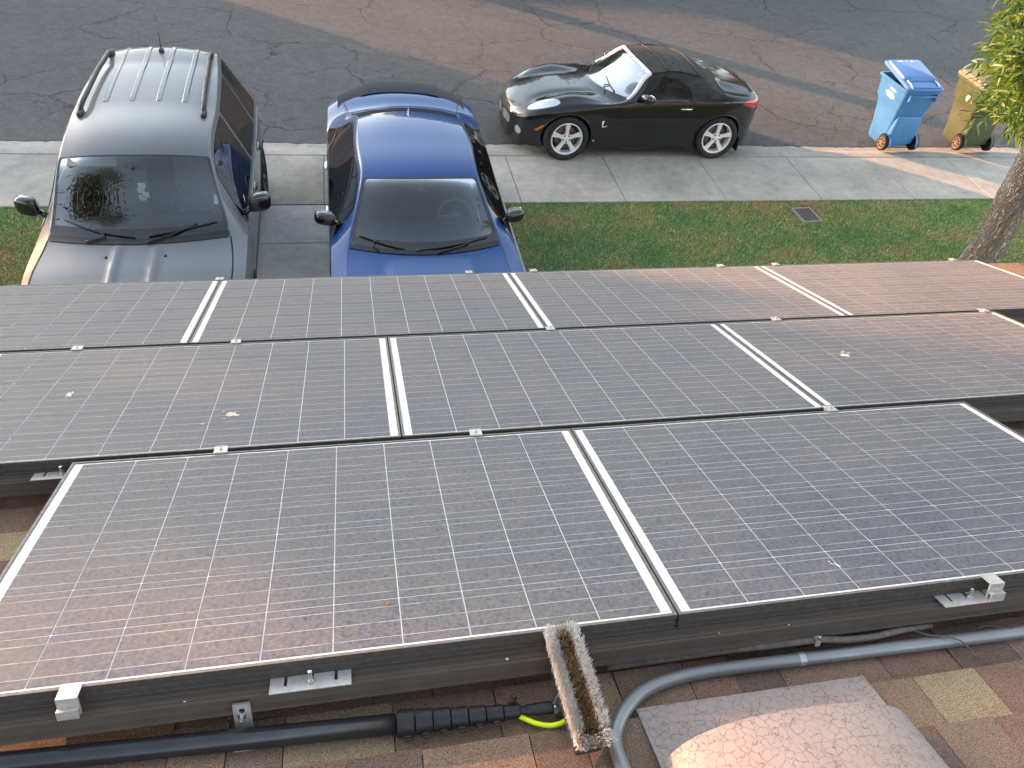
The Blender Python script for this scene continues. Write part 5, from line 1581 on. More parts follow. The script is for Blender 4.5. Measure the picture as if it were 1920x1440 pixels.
# fabric bows of the soft top
for xx in (2.30, 2.80):
    pts = [near(full, x=xx, y=yy, top=True) + np.array([0, 0, 0.004]) for yy in np.linspace(-0.57, 0.57, 15)]
    mb = MB(); mb.tube([tuple(p) for p in pts], 0.009, 6); mb.build('roof_bow', plain('canvas_seam', (0.055, 0.054, 0.057), 0.95), rod, smooth=True)
for sx in (-1, 1):
    pts = [near(full, x=xx, y=sx * 0.60, top=True) + np.array([0, 0, 0.003]) for xx in np.linspace(2.05, 2.86, 10)]
    mb = MB(); mb.tube([tuple(p) for p in pts], 0.010, 6); mb.build('roof_piping', fabric, rod, smooth=True)
for sx in (-1, 1):
    for xa in AX:
        fender_arc(rod, full, xa, 0.345, 0.372, sx, kpaint, 0.008)
        wheel(rod, xa, sx * 0.775, 0.335, 0.335, 0.235, sx, M['alloy'], 5, ang=(0.31 if xa < 2 else 0.26))
    sh_ = Matrix(((1, sx * 0.25, 0), (0, 1, 0), (0, 0, 1)))
    mb = MB(); V, F = blob((1.90, sx * 0.965, 0.960), (0.070, 0.095, 0.058), 2.8, shear=sh_); mb.add(V, F)
    mb.tube([(1.89, sx * 0.93, 0.93), (1.87, sx * 0.83, 0.87)], 0.022, 8)
    mr = mb.build('side_mirror', M['gloss'], rod, smooth=True)
    V, F = blob((1.972, sx * 0.97, 0.960), (0.004, 0.080, 0.046), 3.0, shear=sh_); mb = MB(); mb.add(V, F); mb.build('mirror_glass', M['mirrorglass'], mr, smooth=True)
    p = near(full, x=2.58, y=sx * 0.87, z=0.79)
    mb = MB(); V, F = blob((2.58, p[1] + sx * 0.014, 0.79), (0.095, 0.014, 0.014), 2.6); mb.add(V, F); mb.build('door_handle', M['chrome'], rod, smooth=True)
    # bright L-shaped badge on the front wing
    p = near(full, x=1.33, y=sx * 0.87, z=0.56)
    mb = MB(); ya, yb = p[1] + sx * 0.001, p[1] + sx * 0.007
    mb.prism([(1.300, .61), (1.338, .61), (1.332, .585), (1.322, .545), (1.310, .52)], min(ya, yb), max(ya, yb), 'y')
    mb.prism([(1.318, .530), (1.400, .535), (1.345, .518), (1.312, .514)], min(ya, yb), max(ya, yb), 'y')
    mb.build('wing_badge', M['alloy'], rod)
    # mud flap behind the rear wheel
    mb = MB(); mb.cbox((3.585, sx * 0.80, 0.235), (0.010, 0.085, 0.105), 0.004); mb.build('mud_flap', M['rubber'], rod)
    mb = MB(); mb.cbox((1.24, sx * 0.80, 0.235), (0.010, 0.05, 0.06), 0.004); mb.build('mud_flap', M['rubber'], rod)
    p = near(full, x=1.22, y=sx * 0.85, z=0.28)
    mb = MB(); V, F = blob((1.22, p[1] + sx * 0.002, 0.30), (0.012, 0.006, 0.012), 2.2); mb.add(V, F); mb.build('jacking_plug', M['alloy'], rod, smooth=True)
mb = MB(); mb.tube([(3.80, 0.30, 0.22), (3.99, 0.30, 0.22)], 0.045, 14); mb.build('exhaust', M['chrome'], rod, smooth=True)
def wpt(sv, tv, up):
    p = st(full, sv, tv); return (p[0] - 0.008, p[1], p[2] + up)
wiper(rod, [wpt(4.92, TM - 5.0, .018), wpt(5.10, TM - 5.6, .02), wpt(5.20, TM - 5.4, .012)], [wpt(5.08, TM - 4.8, .014), wpt(5.20, TM - 5.5, .014), wpt(5.32, TM - 6.3, .012)])
wiper(rod, [wpt(4.92, 5.6, .018), wpt(5.10, 5.2, .02), wpt(5.18, 5.0, .012)], [wpt(5.08, 6.3, .014), wpt(5.14, 5.3, .014), wpt(5.25, 4.4, .012)])
mb = MB(); mb.box(0.3, 3.8, -0.62, 0.62, 0.16, 0.22); mb.box(1.2, 1.30, -0.74, 0.74, 0.22, 0.80); mb.box(2.95, 3.05, -0.72, 0.72, 0.22, 0.9)
for sx in (-1, 1): mb.box(1.3, 2.95, sx * 0.77 - 0.025, sx * 0.77 + 0.025, 0.22, 0.80)
mb.build('cabin_floor', M['interior'], rod)
mb = MB(); V, F = blob((1.62, 0, 0.82), (0.24, 0.72, 0.075), 4.0); mb.add(V, F); mb.build('dashboard', M['greyint'], rod, smooth=True)
seat(rod, 2.25, -0.36, 0.42, M['greyint'], 0.52); seat(rod, 2.25, 0.36, 0.42, M['greyint'], 0.52)
steering(rod, 1.92, -0.36, 0.82, M['interior'], 0.17)
mb = MB(); V, F = blob((1.92, 0.0, 1.14), (0.016, 0.105, 0.03), 3.0); mb.add(V, F); mb.build('rear_view_mirror', M['trim'], rod, smooth=True)
p = st(full, 5.80, 4.6 if False else TM - 4.7); mb = MB(); mb.cbox((p[0] + 0.012, p[1], p[2] - 0.016), (0.030, 0.020, 0.002), 0.001, Matrix.Rotation(R(-42), 3, 'Y')); mb.build('windscreen_sticker', M['paper'], rod)

# ------------------------------------------------------------------ wheelie bins on the kerb
def rring(w, y0, y1, z, r, n=6):
    """rounded rectangle, width w about x = 0, from y0 to y1"""
    P = []
    for (cx, cy, a0) in ((w / 2 - r, y1 - r, 0), (-w / 2 + r, y1 - r, 90), (-w / 2 + r, y0 + r, 180), (w / 2 - r, y0 + r, 270)):
        for k in range(n + 1):
            a = R(a0 + 90 * k / n); P.append((cx + r * math.cos(a), cy + r * math.sin(a), z))
    return P
def ringloft(rings, cap0=True, cap1=False):
    n = len(rings[0]); V = [p for r_ in rings for p in r_]
    F = [(k * n + i, k * n + (i + 1) % n, (k + 1) * n + (i + 1) % n, (k + 1) * n + i) for k in range(len(rings) - 1) for i in range(n)]
    if cap0: F.append(tuple(range(n))[::-1])
    if cap1: F.append(tuple(range((len(rings) - 1) * n, len(rings) * n)))
    return V, F
def bin_paint(name, c, sheen=0.45, dirt=0.25):
    m, nt, b = mat(name)
    P = objco(nt)
    n = noise(nt, 5, 6, 0.7, P); n2 = noise(nt, 40, 3, 0.6, P)
    col = ramp(nt, n, [(0.3, tuple(v * 0.88 for v in c)), (0.7, tuple(min(1, v * 1.08) for v in c))])
    col = mix(nt, ramp(nt, noise(nt, 2.5, 7, 0.8, P), [(0.5, 0.0), (0.8, dirt)]), col, (0.30, 0.25, 0.19))
    nt.links.new(col, b.inputs['Base Color'])
    b.inputs['Roughness'].default_value = sheen
    bump(nt, b, n2, 0.08, 0.003)
    return m
def wheelie_bin(loc, rz, label, pm, dark, lid_tilt, wheel_m, lidm):
    root = empty('wheelie_bin', loc, (0, 0, R(rz)))
    tag(root, label, 'wheelie bin', 'bins on the kerb')
    rings = [rring(.47, .12, .54, .035, .05), rring(.50, .10, .57, .06, .06), rring(.515, .09, .60, .30, .06), rring(.545, .072, .665, .60, .06), rring(.556, .066, .675, .645, .06), rring(.592, .040, .725, .705, .06), rring(.615, .02, .77, .96, .06), rring(.63, .01, .785, .985, .06)]
    V, F = ringloft(rings)
    autosmooth(obj('bin_body', V, F, pm, root), 32)
    # rim
    V, F = ringloft([rring(.645, .0, .80, .972, .06), rring(.660, -.008, .81, .985, .06), rring(.660, -.008, .81, 1.01, .06), rring(.645, .0, .80, 1.018, .06), rring(.59, .03, .765, 1.018, .05), rring(.575, .04, .755, .90, .05), rring(.50, .11, .61, .60, .05)], False, True)
    rim = obj('rim', V, F, [pm, dark], root, mi=[1 if z_ > 5 * 28 - 1 else 0 for z_ in range(len(F))]); autosmooth(rim, 40)
    # bulged axle housing on the back of the body
    mb = MB(); V, F = ringloft([rring(.50, .028, .30, .12, .05), rring(.50, .016, .30, .20, .05), rring(.485, .012, .30, .46, .05), rring(.44, .04, .30, .585, .05)], True, True); mb.add(V, F)
    autosmooth(mb.build('axle_housing', pm, root), 40)
    # axle and wheels
    mb = MB(); mb.tube([(-.31, .075, .128), (.31, .075, .128)], .011, 8); ax = mb.build('axle', M['steel'], root, smooth=True)
    for sx in (-1, 1):
        hub = empty('wheel', (sx * .293, .075, .128), (0, 0, 0), root)
        mb = MB(); mb.lathe([(.095, -.032), (.118, -.034), (.128, -.024), (.128, .024), (.118, .034), (.095, .032)], 28, 'x'); mb.build('tyre', M['tyre'], hub, smooth=True)
        mb = MB(); mb.lathe([(.100, .030 * sx), (.080, .026 * sx)], 28, 'x'); mb.lathe([(.0001, .034 * sx), (.030, .034 * sx), (.036, .022 * sx)], 16, 'x')
        for k in range(7):
            a = 2 * math.pi * k / 7; c_, s_ = math.cos(a), math.sin(a); wv_ = .011
            mb.add([(.026 * sx, .03 * c_ - wv_ * s_, .03 * s_ + wv_ * c_), (.026 * sx, .03 * c_ + wv_ * s_, .03 * s_ - wv_ * c_), (.026 * sx, .085 * c_ + wv_ * s_, .085 * s_ - wv_ * c_), (.026 * sx, .085 * c_ - wv_ * s_, .085 * s_ + wv_ * c_)], [(0, 1, 2, 3)])
        mb.build('rim', wheel_m, hub)
        mb = MB(); mb.lathe([(.0001, .006 * sx), (.105, .006 * sx)], 20, 'x'); mb.build('backing', M['rubber'], hub)
        # wheel arch notch on the body
        mb = MB(); mb.lathe([(.150, -.02), (.150, .02), (.141, .02), (.141, -.02)], 18, 'x', (sx * .258, .075, .128), R(-10), R(190)); mb.build('arch', pm, root, smooth=True)
    # handle bar at the back and its brackets
    mb = MB(); mb.tube([(-.235, -.052, .955), (.235, -.052, .955)], .013, 10)
    for sx in (-1, 1): mb.tube([(sx * .235, -.052, .955), (sx * .245, -.01, .965), (sx * .245, .03, .95)], .014, 8)
    mb.build('handle', pm, root, smooth=True)
    for sx in (-1, 1):
        mb = MB(); mb.add([(sx * .225, .012, .83), (sx * .235, .012, .83), (sx * .255, -.04, .955), (sx * .245, -.04, .955)], [(0, 1, 2, 3)]); mb.box(sx * .24 - .006, sx * .24 + .006, -.03, .02, .86, .945)
        mb.build('handle_bracket', pm, root)
    # lid, hinged at the back
    lid = empty('lid', (0, -.010, 1.022), (R(lid_tilt), 0, 0), root)
    V, F = ringloft([rring(.66, .0, .83, .0, .075), rring(.675, -.01, .845, .010, .08), rring(.675, -.01, .845, .032, .08), rring(.655, .005, .83, .048, .075), rring(.60, .23, .80, .050, .06), rring(.585, .24, .785, .075, .05), rring(.53, .275, .74, .088, .05)], True, True)
    autosmooth(obj('lid_panel', V, F, lidm, lid), 28)
    V, F = ringloft([rring(.54, .03, .20, .046, .03), rring(.52, .04, .19, .030, .03)], False, True)
    mb = MB(); mb.box(-.27, .27, .018, .030, .048, .062); mb.box(-.27, .27, .205, .217, .049, .064)
    for sx in (-1, 1): mb.tube([(sx * .255, .0, .040), (sx * .255, .10, .066), (sx * .255, .21, .060)], .016, 8)
    autosmooth(mb.build('lid_ribs', lidm, lid), 40)
    return root, lid
white = plain('white_print', (0.80, 0.80, 0.78), 0.6)
tanw = plain('dusty_tan_wheel', (0.175, 0.135, 0.095), 0.8, var=0.25)
bluep = bin_paint('blue_bin_plastic', (0.055, 0.205, 0.46), 0.38, 0.12)
bn, ld = wheelie_bin((8.99, 10.40, -0.008), 2.0, 'bright blue wheelie bin with its lid ajar', bluep, plain('bin_inside_blue', (0.012, 0.03, 0.09), 0.7), 9.5, tanw, bin_paint('blue_lid_plastic', (0.085, 0.215, 0.50), 0.2, 0.06))  # lid blue is lightened to suggest the sky reflected in it
def mark(parent, polys, m=white, name='white_mark'):
    mb = MB()
    for P in polys: mb.add(P, [tuple(range(len(P)))])
    return mb.build(name, m, parent)
z = .0895
mark(ld, [[(-.20, .715, z), (-.115, .695, z), (-.075, .690, z), (-.075, .735, z), (-.12, .737, z)]])
mark(ld, [[(-.055, .735, z), (-.035, .735, z), (.02, .690, z), (.0, .690, z)], [(-.055, .690, z + .0003), (-.035, .690, z + .0003), (.02, .735, z + .0003), (.0, .735, z + .0003)]])
mark(ld, [[(.055, .690, z), (.115, .690, z), (.10, .735, z), (.065, .735, z)]])
def side_x(zz): return -(.600 + (zz - .70) * .058) / 2 - .0035
def oval(cy, cz, ry, rz_, a, n=18):
    P = []
    for k in range(n):
        t = 2 * math.pi * k / n; py_, pz_ = ry * math.cos(t), rz_ * math.sin(t)
        yy = cy + py_ * math.cos(a) - pz_ * math.sin(a); zz = cz + py_ * math.sin(a) + pz_ * math.cos(a)
        P.append((side_x(zz), yy, zz))
    return P
mark(bn, [oval(.37, .815, .125, .042, .12)], name='side_emblem'); mark(bn, [oval(.345, .905, .085, .017, .05)], name='side_lettering')
olivep = bin_paint('olive_bin_plastic', (0.062, 0.080, 0.036), 0.6, 0.15)
bn2, ld2 = wheelie_bin((10.44, 10.40, -0.008), -1.0, 'faded olive wheelie bin half hidden behind the leaves', olivep, plain('bin_inside_olive', (0.02, 0.02, 0.01), 0.7), 0.0, tanw, bin_paint('olive_lid_plastic', (0.24, 0.19, 0.12), 0.6, 0.5))
mark(bn2, [oval(.33, .79, .045, .052, .0), [(side_x(.78) - .0005, .30, .765), (side_x(.72) - .0005, .22, .745), (side_x(.72) - .0005, .20, .775), (side_x(.80) - .0005, .28, .805)]], name='side_emblem')

# ------------------------------------------------------------------ trees
def bark_mat(name, c0, c1):
    m, nt, b = mat(name)
    P = objco(nt)
    n = noise(nt, 9, 5, 0.7, mapping(nt, P, (1, 1, 0.22)), 0.6)
    vo = nt.nodes.new('ShaderNodeTexVoronoi'); vo.feature = 'DISTANCE_TO_EDGE'; vo.inputs['Scale'].default_value = 34
    wv = nt.nodes.new('ShaderNodeVectorMath'); wv.operation = 'MULTIPLY_ADD'
    nn = nt.nodes.new('ShaderNodeTexNoise'); nn.inputs['Scale'].default_value = 10; nn.inputs['Detail'].default_value = 4
    nt.links.new(P, nn.inputs['Vector']); nt.links.new(nn.outputs['Color'], wv.inputs[0]); wv.inputs[1].default_value = (0.11, 0.11, 0.11); nt.links.new(mapping(nt, P, (1, 1, 0.13)), wv.inputs[2])
    nt.links.new(wv.outputs[0], vo.inputs['Vector'])
    h = ramp(nt, vo.outputs['Distance'], [(0.0, 0.0), (0.30, 1.0)])
    col = mix(nt, h, c0, c1)
    col = mix(nt, 0.6, col, ramp(nt, n, [(0.3, 0.25), (0.7, 0.75)]), 'OVERLAY')
    nt.links.new(col, b.inputs['Base Color'])
    b.inputs['Roughness'].default_value = 0.92
    bump(nt, b, math_(nt, 'ADD', h, math_(nt, 'MULTIPLY', n, 0.8)), 1.0, 0.03)
    return m
def leaf_mat(name, stops, trans=0.35):
    m, nt, b = mat(name)
    gi = nt.nodes.new('ShaderNodeNewGeometry')
    c = ramp(nt, gi.outputs['Random Per Island'], stops)
    c = mix(nt, 0.5, c, ramp(nt, noise(nt, 2.2, 3, 0.6, pos(nt)), [(0.35, 0.28), (0.65, 0.72)]), 'OVERLAY')
    nt.links.new(c, b.inputs['Base Color'])
    b.inputs['Roughness'].default_value = 0.42
    b.inputs['Specular IOR Level'].default_value = 0.4
    tr = N(nt, 'ShaderNodeBsdfTranslucent'); nt.links.new(mix(nt, 1.0, c, (1.25, 1.2, 0.6), 'MULTIPLY'), tr.inputs[0])
    ms = N(nt, 'ShaderNodeMixShader'); ms.inputs[0].default_value = trans
    nt.links.new(b.outputs[0], ms.inputs[1]); nt.links.new(tr.outputs[0], ms.inputs[2])
    nt.links.new(ms.outputs[0], nt.nodes['Material Output'].inputs[0])
    return m
M['bark'] = bark_mat('furrowed_bark', (0.19, 0.152, 0.122), (0.50, 0.430, 0.365))
M['ashleaf'] = leaf_mat('ash_leaf', [(0.0, (0.060, 0.130, 0.045)), (0.45, (0.130, 0.225, 0.060)), (0.84, (0.230, 0.320, 0.070)), (0.95, (0.20, 0.26, 0.05)), (1.0, (0.34, 0.34, 0.05))])
M['farleaf'] = leaf_mat('far_leaf', [(0.0, (0.025, 0.05, 0.018)), (0.6, (0.06, 0.10, 0.03)), (1.0, (0.12, 0.15, 0.045))], 0.15)

def limb(mb, a, b, r0_, r1_, wob=0.08, n=6, seg=10):
    a, b = Vector(a), Vector(b); L = (b - a).length
    pts = []; rs = []
    for k in range(n + 1):
        f = k / n
        o = Vector((rnd.uniform(-1, 1), rnd.uniform(-1, 1), rnd.uniform(-.5, .5))) * wob * L * math.sin(math.pi * f)
        pts.append(a.lerp(b, f) + o); rs.append(r0_ + (r1_ - r0_) * f)
    mb.tube(pts, rs, seg)
    return pts

ash = empty('ash_tree', (8.22, 7.0, -0.03))
tag(ash, 'leaning tree with furrowed bark standing on the lawn', 'tree')
a0_ = Vector((8.22, 7.0, -0.03))
def lo(p): return tuple(Vector(p) - a0_)
mb = MB()
tp = smoothpath([lo((8.13, 7.0, -0.10)), lo((8.115, 7.0, 0.06)), lo((8.095, 7.0, 0.18)), lo((8.065, 7.0, 0.55)), lo((8.015, 7.0, 1.05)), lo((7.95, 7.0, 1.60)), lo((7.86, 7.0, 2.3)), lo((7.76, 7.02, 2.9))], 5)
tr_ = np.interp(np.linspace(0, 1, len(tp)), [0, 0.14, 0.28, 0.45, 0.7, 1.0], [0.40, 0.285, 0.230, 0.200, 0.182, 0.16])
n = 40; V = []
for i, p in enumerate(tp):
    for k in range(n):
        a = 2 * math.pi * k / n
        flare = 1 + 0.10 * max(0, 1 - i / 9) * math.cos(5 * a + 0.8)
        rr = tr_[i] * flare * (1 + 0.028 * math.sin(7 * a + i * 0.5) + 0.02 * math.sin(13 * a - i * 0.8) + rnd.uniform(-0.012, 0.012))
        V.append((p[0] + rr * math.cos(a), p[1] + rr * math.sin(a), p[2]))
mb.add(V, [(i * n + k, i * n + (k + 1) % n, (i + 1) * n + (k + 1) % n, (i + 1) * n + k) for i in range(len(tp) - 1) for k in range(n)])
mb.build('trunk', M['bark'], ash, smooth=True)
NEARC = [tuple(float(c) / 100 for c in t.split(',')) for t in """542,501,340 506,465,369 585,555,300 532,517,376 498,464,349 475,430,362 521,539,405 481,474,395 571,561,356 487,487,374 596,580,359 535,513,321 580,514,316 557,559,386 505,478,334 515,515,397 470,468,376 554,555,342 597,563,319 581,577,374 532,518,342 524,519,358 591,601,371 588,588,330 547,538,384 517,498,379 464,474,419 539,536,353 574,579,347 592,606,388 483,448,380 497,502,391 591,527,321 470,455,364 539,481,338 500,477,381 491,443,356 486,487,417 510,498,343 589,545,341 500,514,411 556,519,359 596,569,343 489,473,365 463,454,394 585,560,367 580,559,321 557,545,368 523,466,340 539,501,364 546,525,328 541,553,390 572,543,324 615,556,322 571,544,343 554,531,311 527,497,330 512,510,365 582,547,357 465,445,349 520,475,357 567,510,329 558,526,342 533,522,393 540,543,368 540,538,399 514,482,373 589,540,307 504,486,354 482,457,345 588,584,391 563,571,397 602,554,335 605,548,303 579,527,335 550,490,330 553,513,317 591,574,308 455,456,377 499,488,404 570,536,362 573,594,392 621,550,308 565,564,373 602,577,326 469,440,383 596,585,377 599,565,294 521,486,344 589,594,353 510,452,345 567,562,329 604,535,313 498,501,373 610,577,350 515,516,380 464,469,402 531,537,385""".split()]
FARC = [tuple(float(c) / 100 for c in t.split(',')) for t in """576,692,468 992,868,614 947,772,386 846,826,635 488,599,490 640,647,613 1110,693,561 772,913,547 649,609,500 691,470,448 757,536,394 748,902,485 878,713,656 946,844,494 925,841,386 820,984,494 660,840,514 728,560,537 668,771,664 854,945,555 878,686,308 1030,621,566 604,586,554 922,570,605 926,915,589 640,513,402 599,548,459 915,544,498 1006,758,453 618,697,568 789,943,625 934,503,396 532,595,564 750,571,338 578,639,582 995,566,495 951,577,380 721,695,649 492,664,584 750,854,635 925,783,444 945,487,554 850,741,705 976,642,327 995,853,413 992,542,437 701,713,403 950,651,605 883,847,311 806,677,331 868,744,355 836,634,386 735,539,647 989,635,436 896,610,338 846,729,588 949,672,533 1004,809,337 795,819,397 844,505,390 652,766,569 622,486,495 612,868,625 968,957,461 707,495,511 781,529,605 1056,555,494 844,481,590 906,616,675 991,848,546 827,930,435 779,665,698 895,901,400 908,806,535 1032,816,506 829,578,473 1132,701,483 851,633,570 999,903,474 738,781,617 1027,650,374 629,790,490 578,766,631 659,545,505 863,855,482 768,752,666 1068,629,506 1036,709,347 955,947,529 591,515,561 1012,703,526 637,628,395 677,837,581 582,627,466 911,653,389 1052,732,621 1077,761,532 671,568,376 685,512,577 536,532,482 1054,685,425 565,752,534 976,552,576 1016,567,374 805,599,624 1066,785,407 682,538,442 744,710,344 952,755,580 635,698,667 658,757,430 644,560,595 785,710,618 960,739,676 726,862,434 805,463,423 637,731,516 817,810,566 715,646,594 854,655,646 686,946,595 558,657,525 903,837,672 686,602,557 680,627,663 772,621,410 932,472,475 885,985,465 739,588,601 873,469,509 924,752,329 890,720,412 854,517,455 1100,809,461 773,462,557 743,546,457 719,790,698 530,730,607 893,584,548 709,649,391 992,793,620 703,503,380 752,850,533 758,764,380 959,722,431 1048,576,427 938,612,473 896,590,428 1022,679,596 786,543,504 659,729,619 808,568,564 651,663,449 795,822,689 1039,553,557 762,917,425 709,934,528 876,914,642 1107,818,541 819,991,426 800,849,459 711,653,304 613,596,636 900,893,517 907,711,568 1053,841,435 768,648,638 978,683,654 900,784,614 867,809,400 979,784,529 1052,840,593 1113,722,412 802,485,490 815,574,401 810,534,345 838,593,321 842,798,303 812,876,659 1100,642,438 1001,915,406 597,578,393 712,591,420 756,987,545 1021,590,620 891,548,371 869,854,575 996,491,499 967,884,351 654,831,659 1073,743,457 772,629,567 1059,875,499 885,969,395 541,664,632 979,717,318 606,820,584 693,889,657 922,668,450 828,910,497 840,862,380 898,510,617 862,530,548 785,704,392 687,813,444 863,563,628 1016,920,546 926,900,458 693,593,305 827,591,682 523,613,438 627,577,329 736,597,671 905,775,684 821,767,635 884,461,425 1093,628,569 951,606,538 919,856,614 795,747,318 949,735,501 659,463,545 718,892,592 966,687,380 760,476,373 1027,771,570 944,945,398 670,565,656 1006,639,502 1008,754,384 832,903,595 521,704,546 811,983,580""".split()]
mb = MB()
top_ = (7.72, 7.02, 2.85)
hubs = [(6.35, 6.1, 3.75), (7.0, 7.9, 4.6), (8.6, 6.3, 4.5), (9.0, 8.0, 4.9), (7.6, 5.9, 5.0), (8.0, 7.2, 5.6)]
for h_ in hubs: limb(mb, lo(top_), lo(h_), 0.13, 0.06, 0.05)
limb(mb, lo(hubs[0]), lo((5.45, 5.45, 3.62)), 0.05, 0.015, 0.05)
for c_ in NEARC:
    hb = min([hubs[0], (5.9, 5.8, 3.7), (5.45, 5.45, 3.62)], key=lambda q: (Vector(q) - Vector(c_)).length)
    limb(mb, lo(hb), lo(c_), 0.011, 0.003, 0.06, 5, 5)
for c_ in FARC:
    hb = min(hubs, key=lambda q: (Vector(q) - Vector(c_)).length)
    limb(mb, lo(hb), lo(c_), 0.020, 0.004, 0.06, 4, 5)
o = mb.build('branches', M['bark'], ash, smooth=True); o['kind'] = 'stuff'
def leaflet(V, F, p, d, up, L, W):
    """pointed folded leaflet"""
    d = d.normalized(); sd_ = d.cross(up)
    if sd_.length < 1e-3: sd_ = d.orthogonal()
    sd_.normalize(); nn_ = sd_.cross(d)
    b = len(V)
    for (f, w, h_) in ((0, 0, 0), (0.30, 0.85, 0.06), (0.62, 0.80, 0.05), (1.0, 0, -0.10)):
        c_ = p + d * L * f
        if w == 0: V.append(tuple(c_ + nn_ * h_ * L * 0.6))
        else:
            V.append(tuple(c_ - sd_ * W * w + nn_ * h_ * L)); V.append(tuple(c_ - nn_ * 0.02 * L)); V.append(tuple(c_ + sd_ * W * w + nn_ * h_ * L))
    F += [(b, b + 2, b + 1), (b, b + 3, b + 2), (b + 1, b + 2, b + 5, b + 4), (b + 2, b + 3, b + 6, b + 5), (b + 4, b + 5, b + 7), (b + 5, b + 6, b + 7)]
def spray(V, F, c_, outv, n_leaf, size, rad):
    for _ in range(n_leaf):
        st_ = Vector(c_) + Vector((rnd.gauss(0, 1), rnd.gauss(0, 1), rnd.gauss(0, 0.8))) * rad * 0.45
        d = (Vector((rnd.gauss(0, 1), rnd.gauss(0, 1), rnd.gauss(-0.15, 0.5))) + outv * 0.9).normalized()
        up = Vector((rnd.gauss(0, 0.35), rnd.gauss(0, 0.35), 1)).normalized()
        L = size * rnd.uniform(2.0, 2.8); sd_ = d.cross(up).normalized()
        for k in range(3):
            f = 0.28 + 0.27 * k
            for s_ in (-1, 1):
                q = st_ + d * L * f + Vector((0, 0, -0.10 * L * f * f))
                leaflet(V, F, q, d * 0.55 + sd_ * s_ + up * rnd.uniform(-0.25, 0.1), up + Vector((rnd.gauss(0, .25), rnd.gauss(0, .25), 0)), size * rnd.uniform(0.8, 1.15), size * 0.155)
        leaflet(V, F, st_ + d * L * 0.95, d + up * -0.15, up, size * 1.15, size * 0.16)
V = []; F = []
cen = Vector((7.9, 7.1, 4.6))
for c_ in NEARC:
    ov = (Vector(c_) - cen); ov.normalize()
    spray(V, F, lo(c_), ov, 15, 0.092, 0.19)
for c_ in FARC:
    ov = (Vector(c_) - cen); ov.normalize()
    spray(V, F, lo(c_), ov, 13, 0.115, 0.46)
o = obj('crown', V, F, M['ashleaf'], ash); o['kind'] = 'stuff'

# ------------------------------------------------------------------ across the street: trees and houses whose shade falls on the place
SDX, SDY = math.sin(R(SUN_AZ)), math.cos(R(SUN_AZ))          # toward the sun, on the ground
TANE = math.tan(R(SUN_EL))
def st_xy(s, t): return (s * SDY - t * SDX * -1 if False else s * SDY + t * -SDX, s * -SDX - t * SDY)
GAPS = []          # sunlit spots: (point, radius) lit by thinning the crowns along their ray to the sun
def sun_spot(p, r): GAPS.append((np.array(p, float), r))
def far_tree(name, label, x, y, zlo, zhi, rad, n_leaf, leaf, trunk_r, z0=-0.1, zprof=None, group='trees across the street', edge=1.04):
    root = empty(name, (x, y, z0)); tag(root, label, 'tree', group)
    mb = MB(); limb(mb, (0, 0, -0.2), (0, 0, (zlo + zhi) * 0.5), trunk_r, trunk_r * 0.5, 0.03, 8, 12)
    mb.build('trunk', M['bark'], root, smooth=True)
    mb = MB()
    for k in range(9):
        a = k * 2.4; zz = zlo + (zhi - zlo) * rnd.uniform(0.25, 0.8)
        limb(mb, (0, 0, zlo * 0.9 + 0.3), (rad * 0.7 * math.cos(a), rad * 0.7 * math.sin(a), zz), trunk_r * 0.45, 0.03, 0.08, 5, 6)
    o = mb.build('branches', M['bark'], root, smooth=True); o['kind'] = 'stuff'
    lr = np.random.default_rng(int(abs(x) * 100 + abs(y) * 10))
    # clumps through the crown's volume, leaves in each clump
    nc = max(30, n_leaf // 70)
    cl = []
    while len(cl) < nc:
        q = lr.uniform(-1, 1, 3); r_ = np.linalg.norm(q)
        if 0.25 < r_ < 1: cl.append(q)
    cl = np.array(cl); idx = lr.integers(0, nc, n_leaf)
    c = cl[idx] + lr.normal(0, 0.17, (n_leaf, 3))
    rr_ = np.linalg.norm(c, axis=1, keepdims=True); c = np.where(rr_ > edge, c / rr_ * edge, c)
    cz, hz = (zlo + zhi) / 2, (zhi - zlo) / 2
    W = np.stack([c[:, 0] * rad, c[:, 1] * rad, cz + c[:, 2] * hz], 1)
    sdir = np.array([sd.x, sd.y, sd.z]); keep = np.ones(n_leaf, bool)
    for (p, r_) in GAPS:
        v = W + np.array([x, y, z0]) - p
        al = v @ sdir; d = np.linalg.norm(v - al[:, None] * sdir, axis=1)
        keep &= (d > r_) | (lr.uniform(0, 1, n_leaf) < 0.18)
    W = W[keep]; n_leaf = len(W)
    a = lr.normal(0, 1, (n_leaf, 3)); a /= np.linalg.norm(a, axis=1, keepdims=True)
    b = np.cross(a, lr.normal(0, 1, (n_leaf, 3))); b /= np.linalg.norm(b, axis=1, keepdims=True) + 1e-9
    L = leaf * lr.uniform(0.7, 1.3, (n_leaf, 1))
    V = np.stack([W - a * L, W + b * L * 0.38, W + a * L, W - b * L * 0.38], 1).reshape(-1, 3)
    F = (np.arange(n_leaf)[:, None] * 4 + np.arange(4))
    o = obj('crown', V, F, M['farleaf'], root); o['kind'] = 'stuff'
    return root
def rw(u, v, w): return tuple(rp(u, v, w))
for (u, v, r_) in ((-0.62, 0.18, 0.30), (-0.40, 0.36, 0.16), (-0.80, 0.02, 0.22), (-0.58, 1.56, 0.20), (-1.15, 1.25, 0.16), (0.55, 1.35, 0.14)): sun_spot(rw(u, v, 0), r_)
for (u, v, r_) in ((-0.74, -0.02, 0.17), (0.10, -0.20, 0.14), (0.30, -0.25, 0.10), (1.6, -0.38, 0.16), (0.66, -0.40, 0.22), (0.95, -0.45, 0.20)): sun_spot(rw(u, v, -0.12), r_)
for yy in (5.3, 5.9, 6.5, 7.1, 7.7): sun_spot((-2.86, yy, 0.95), 0.36)
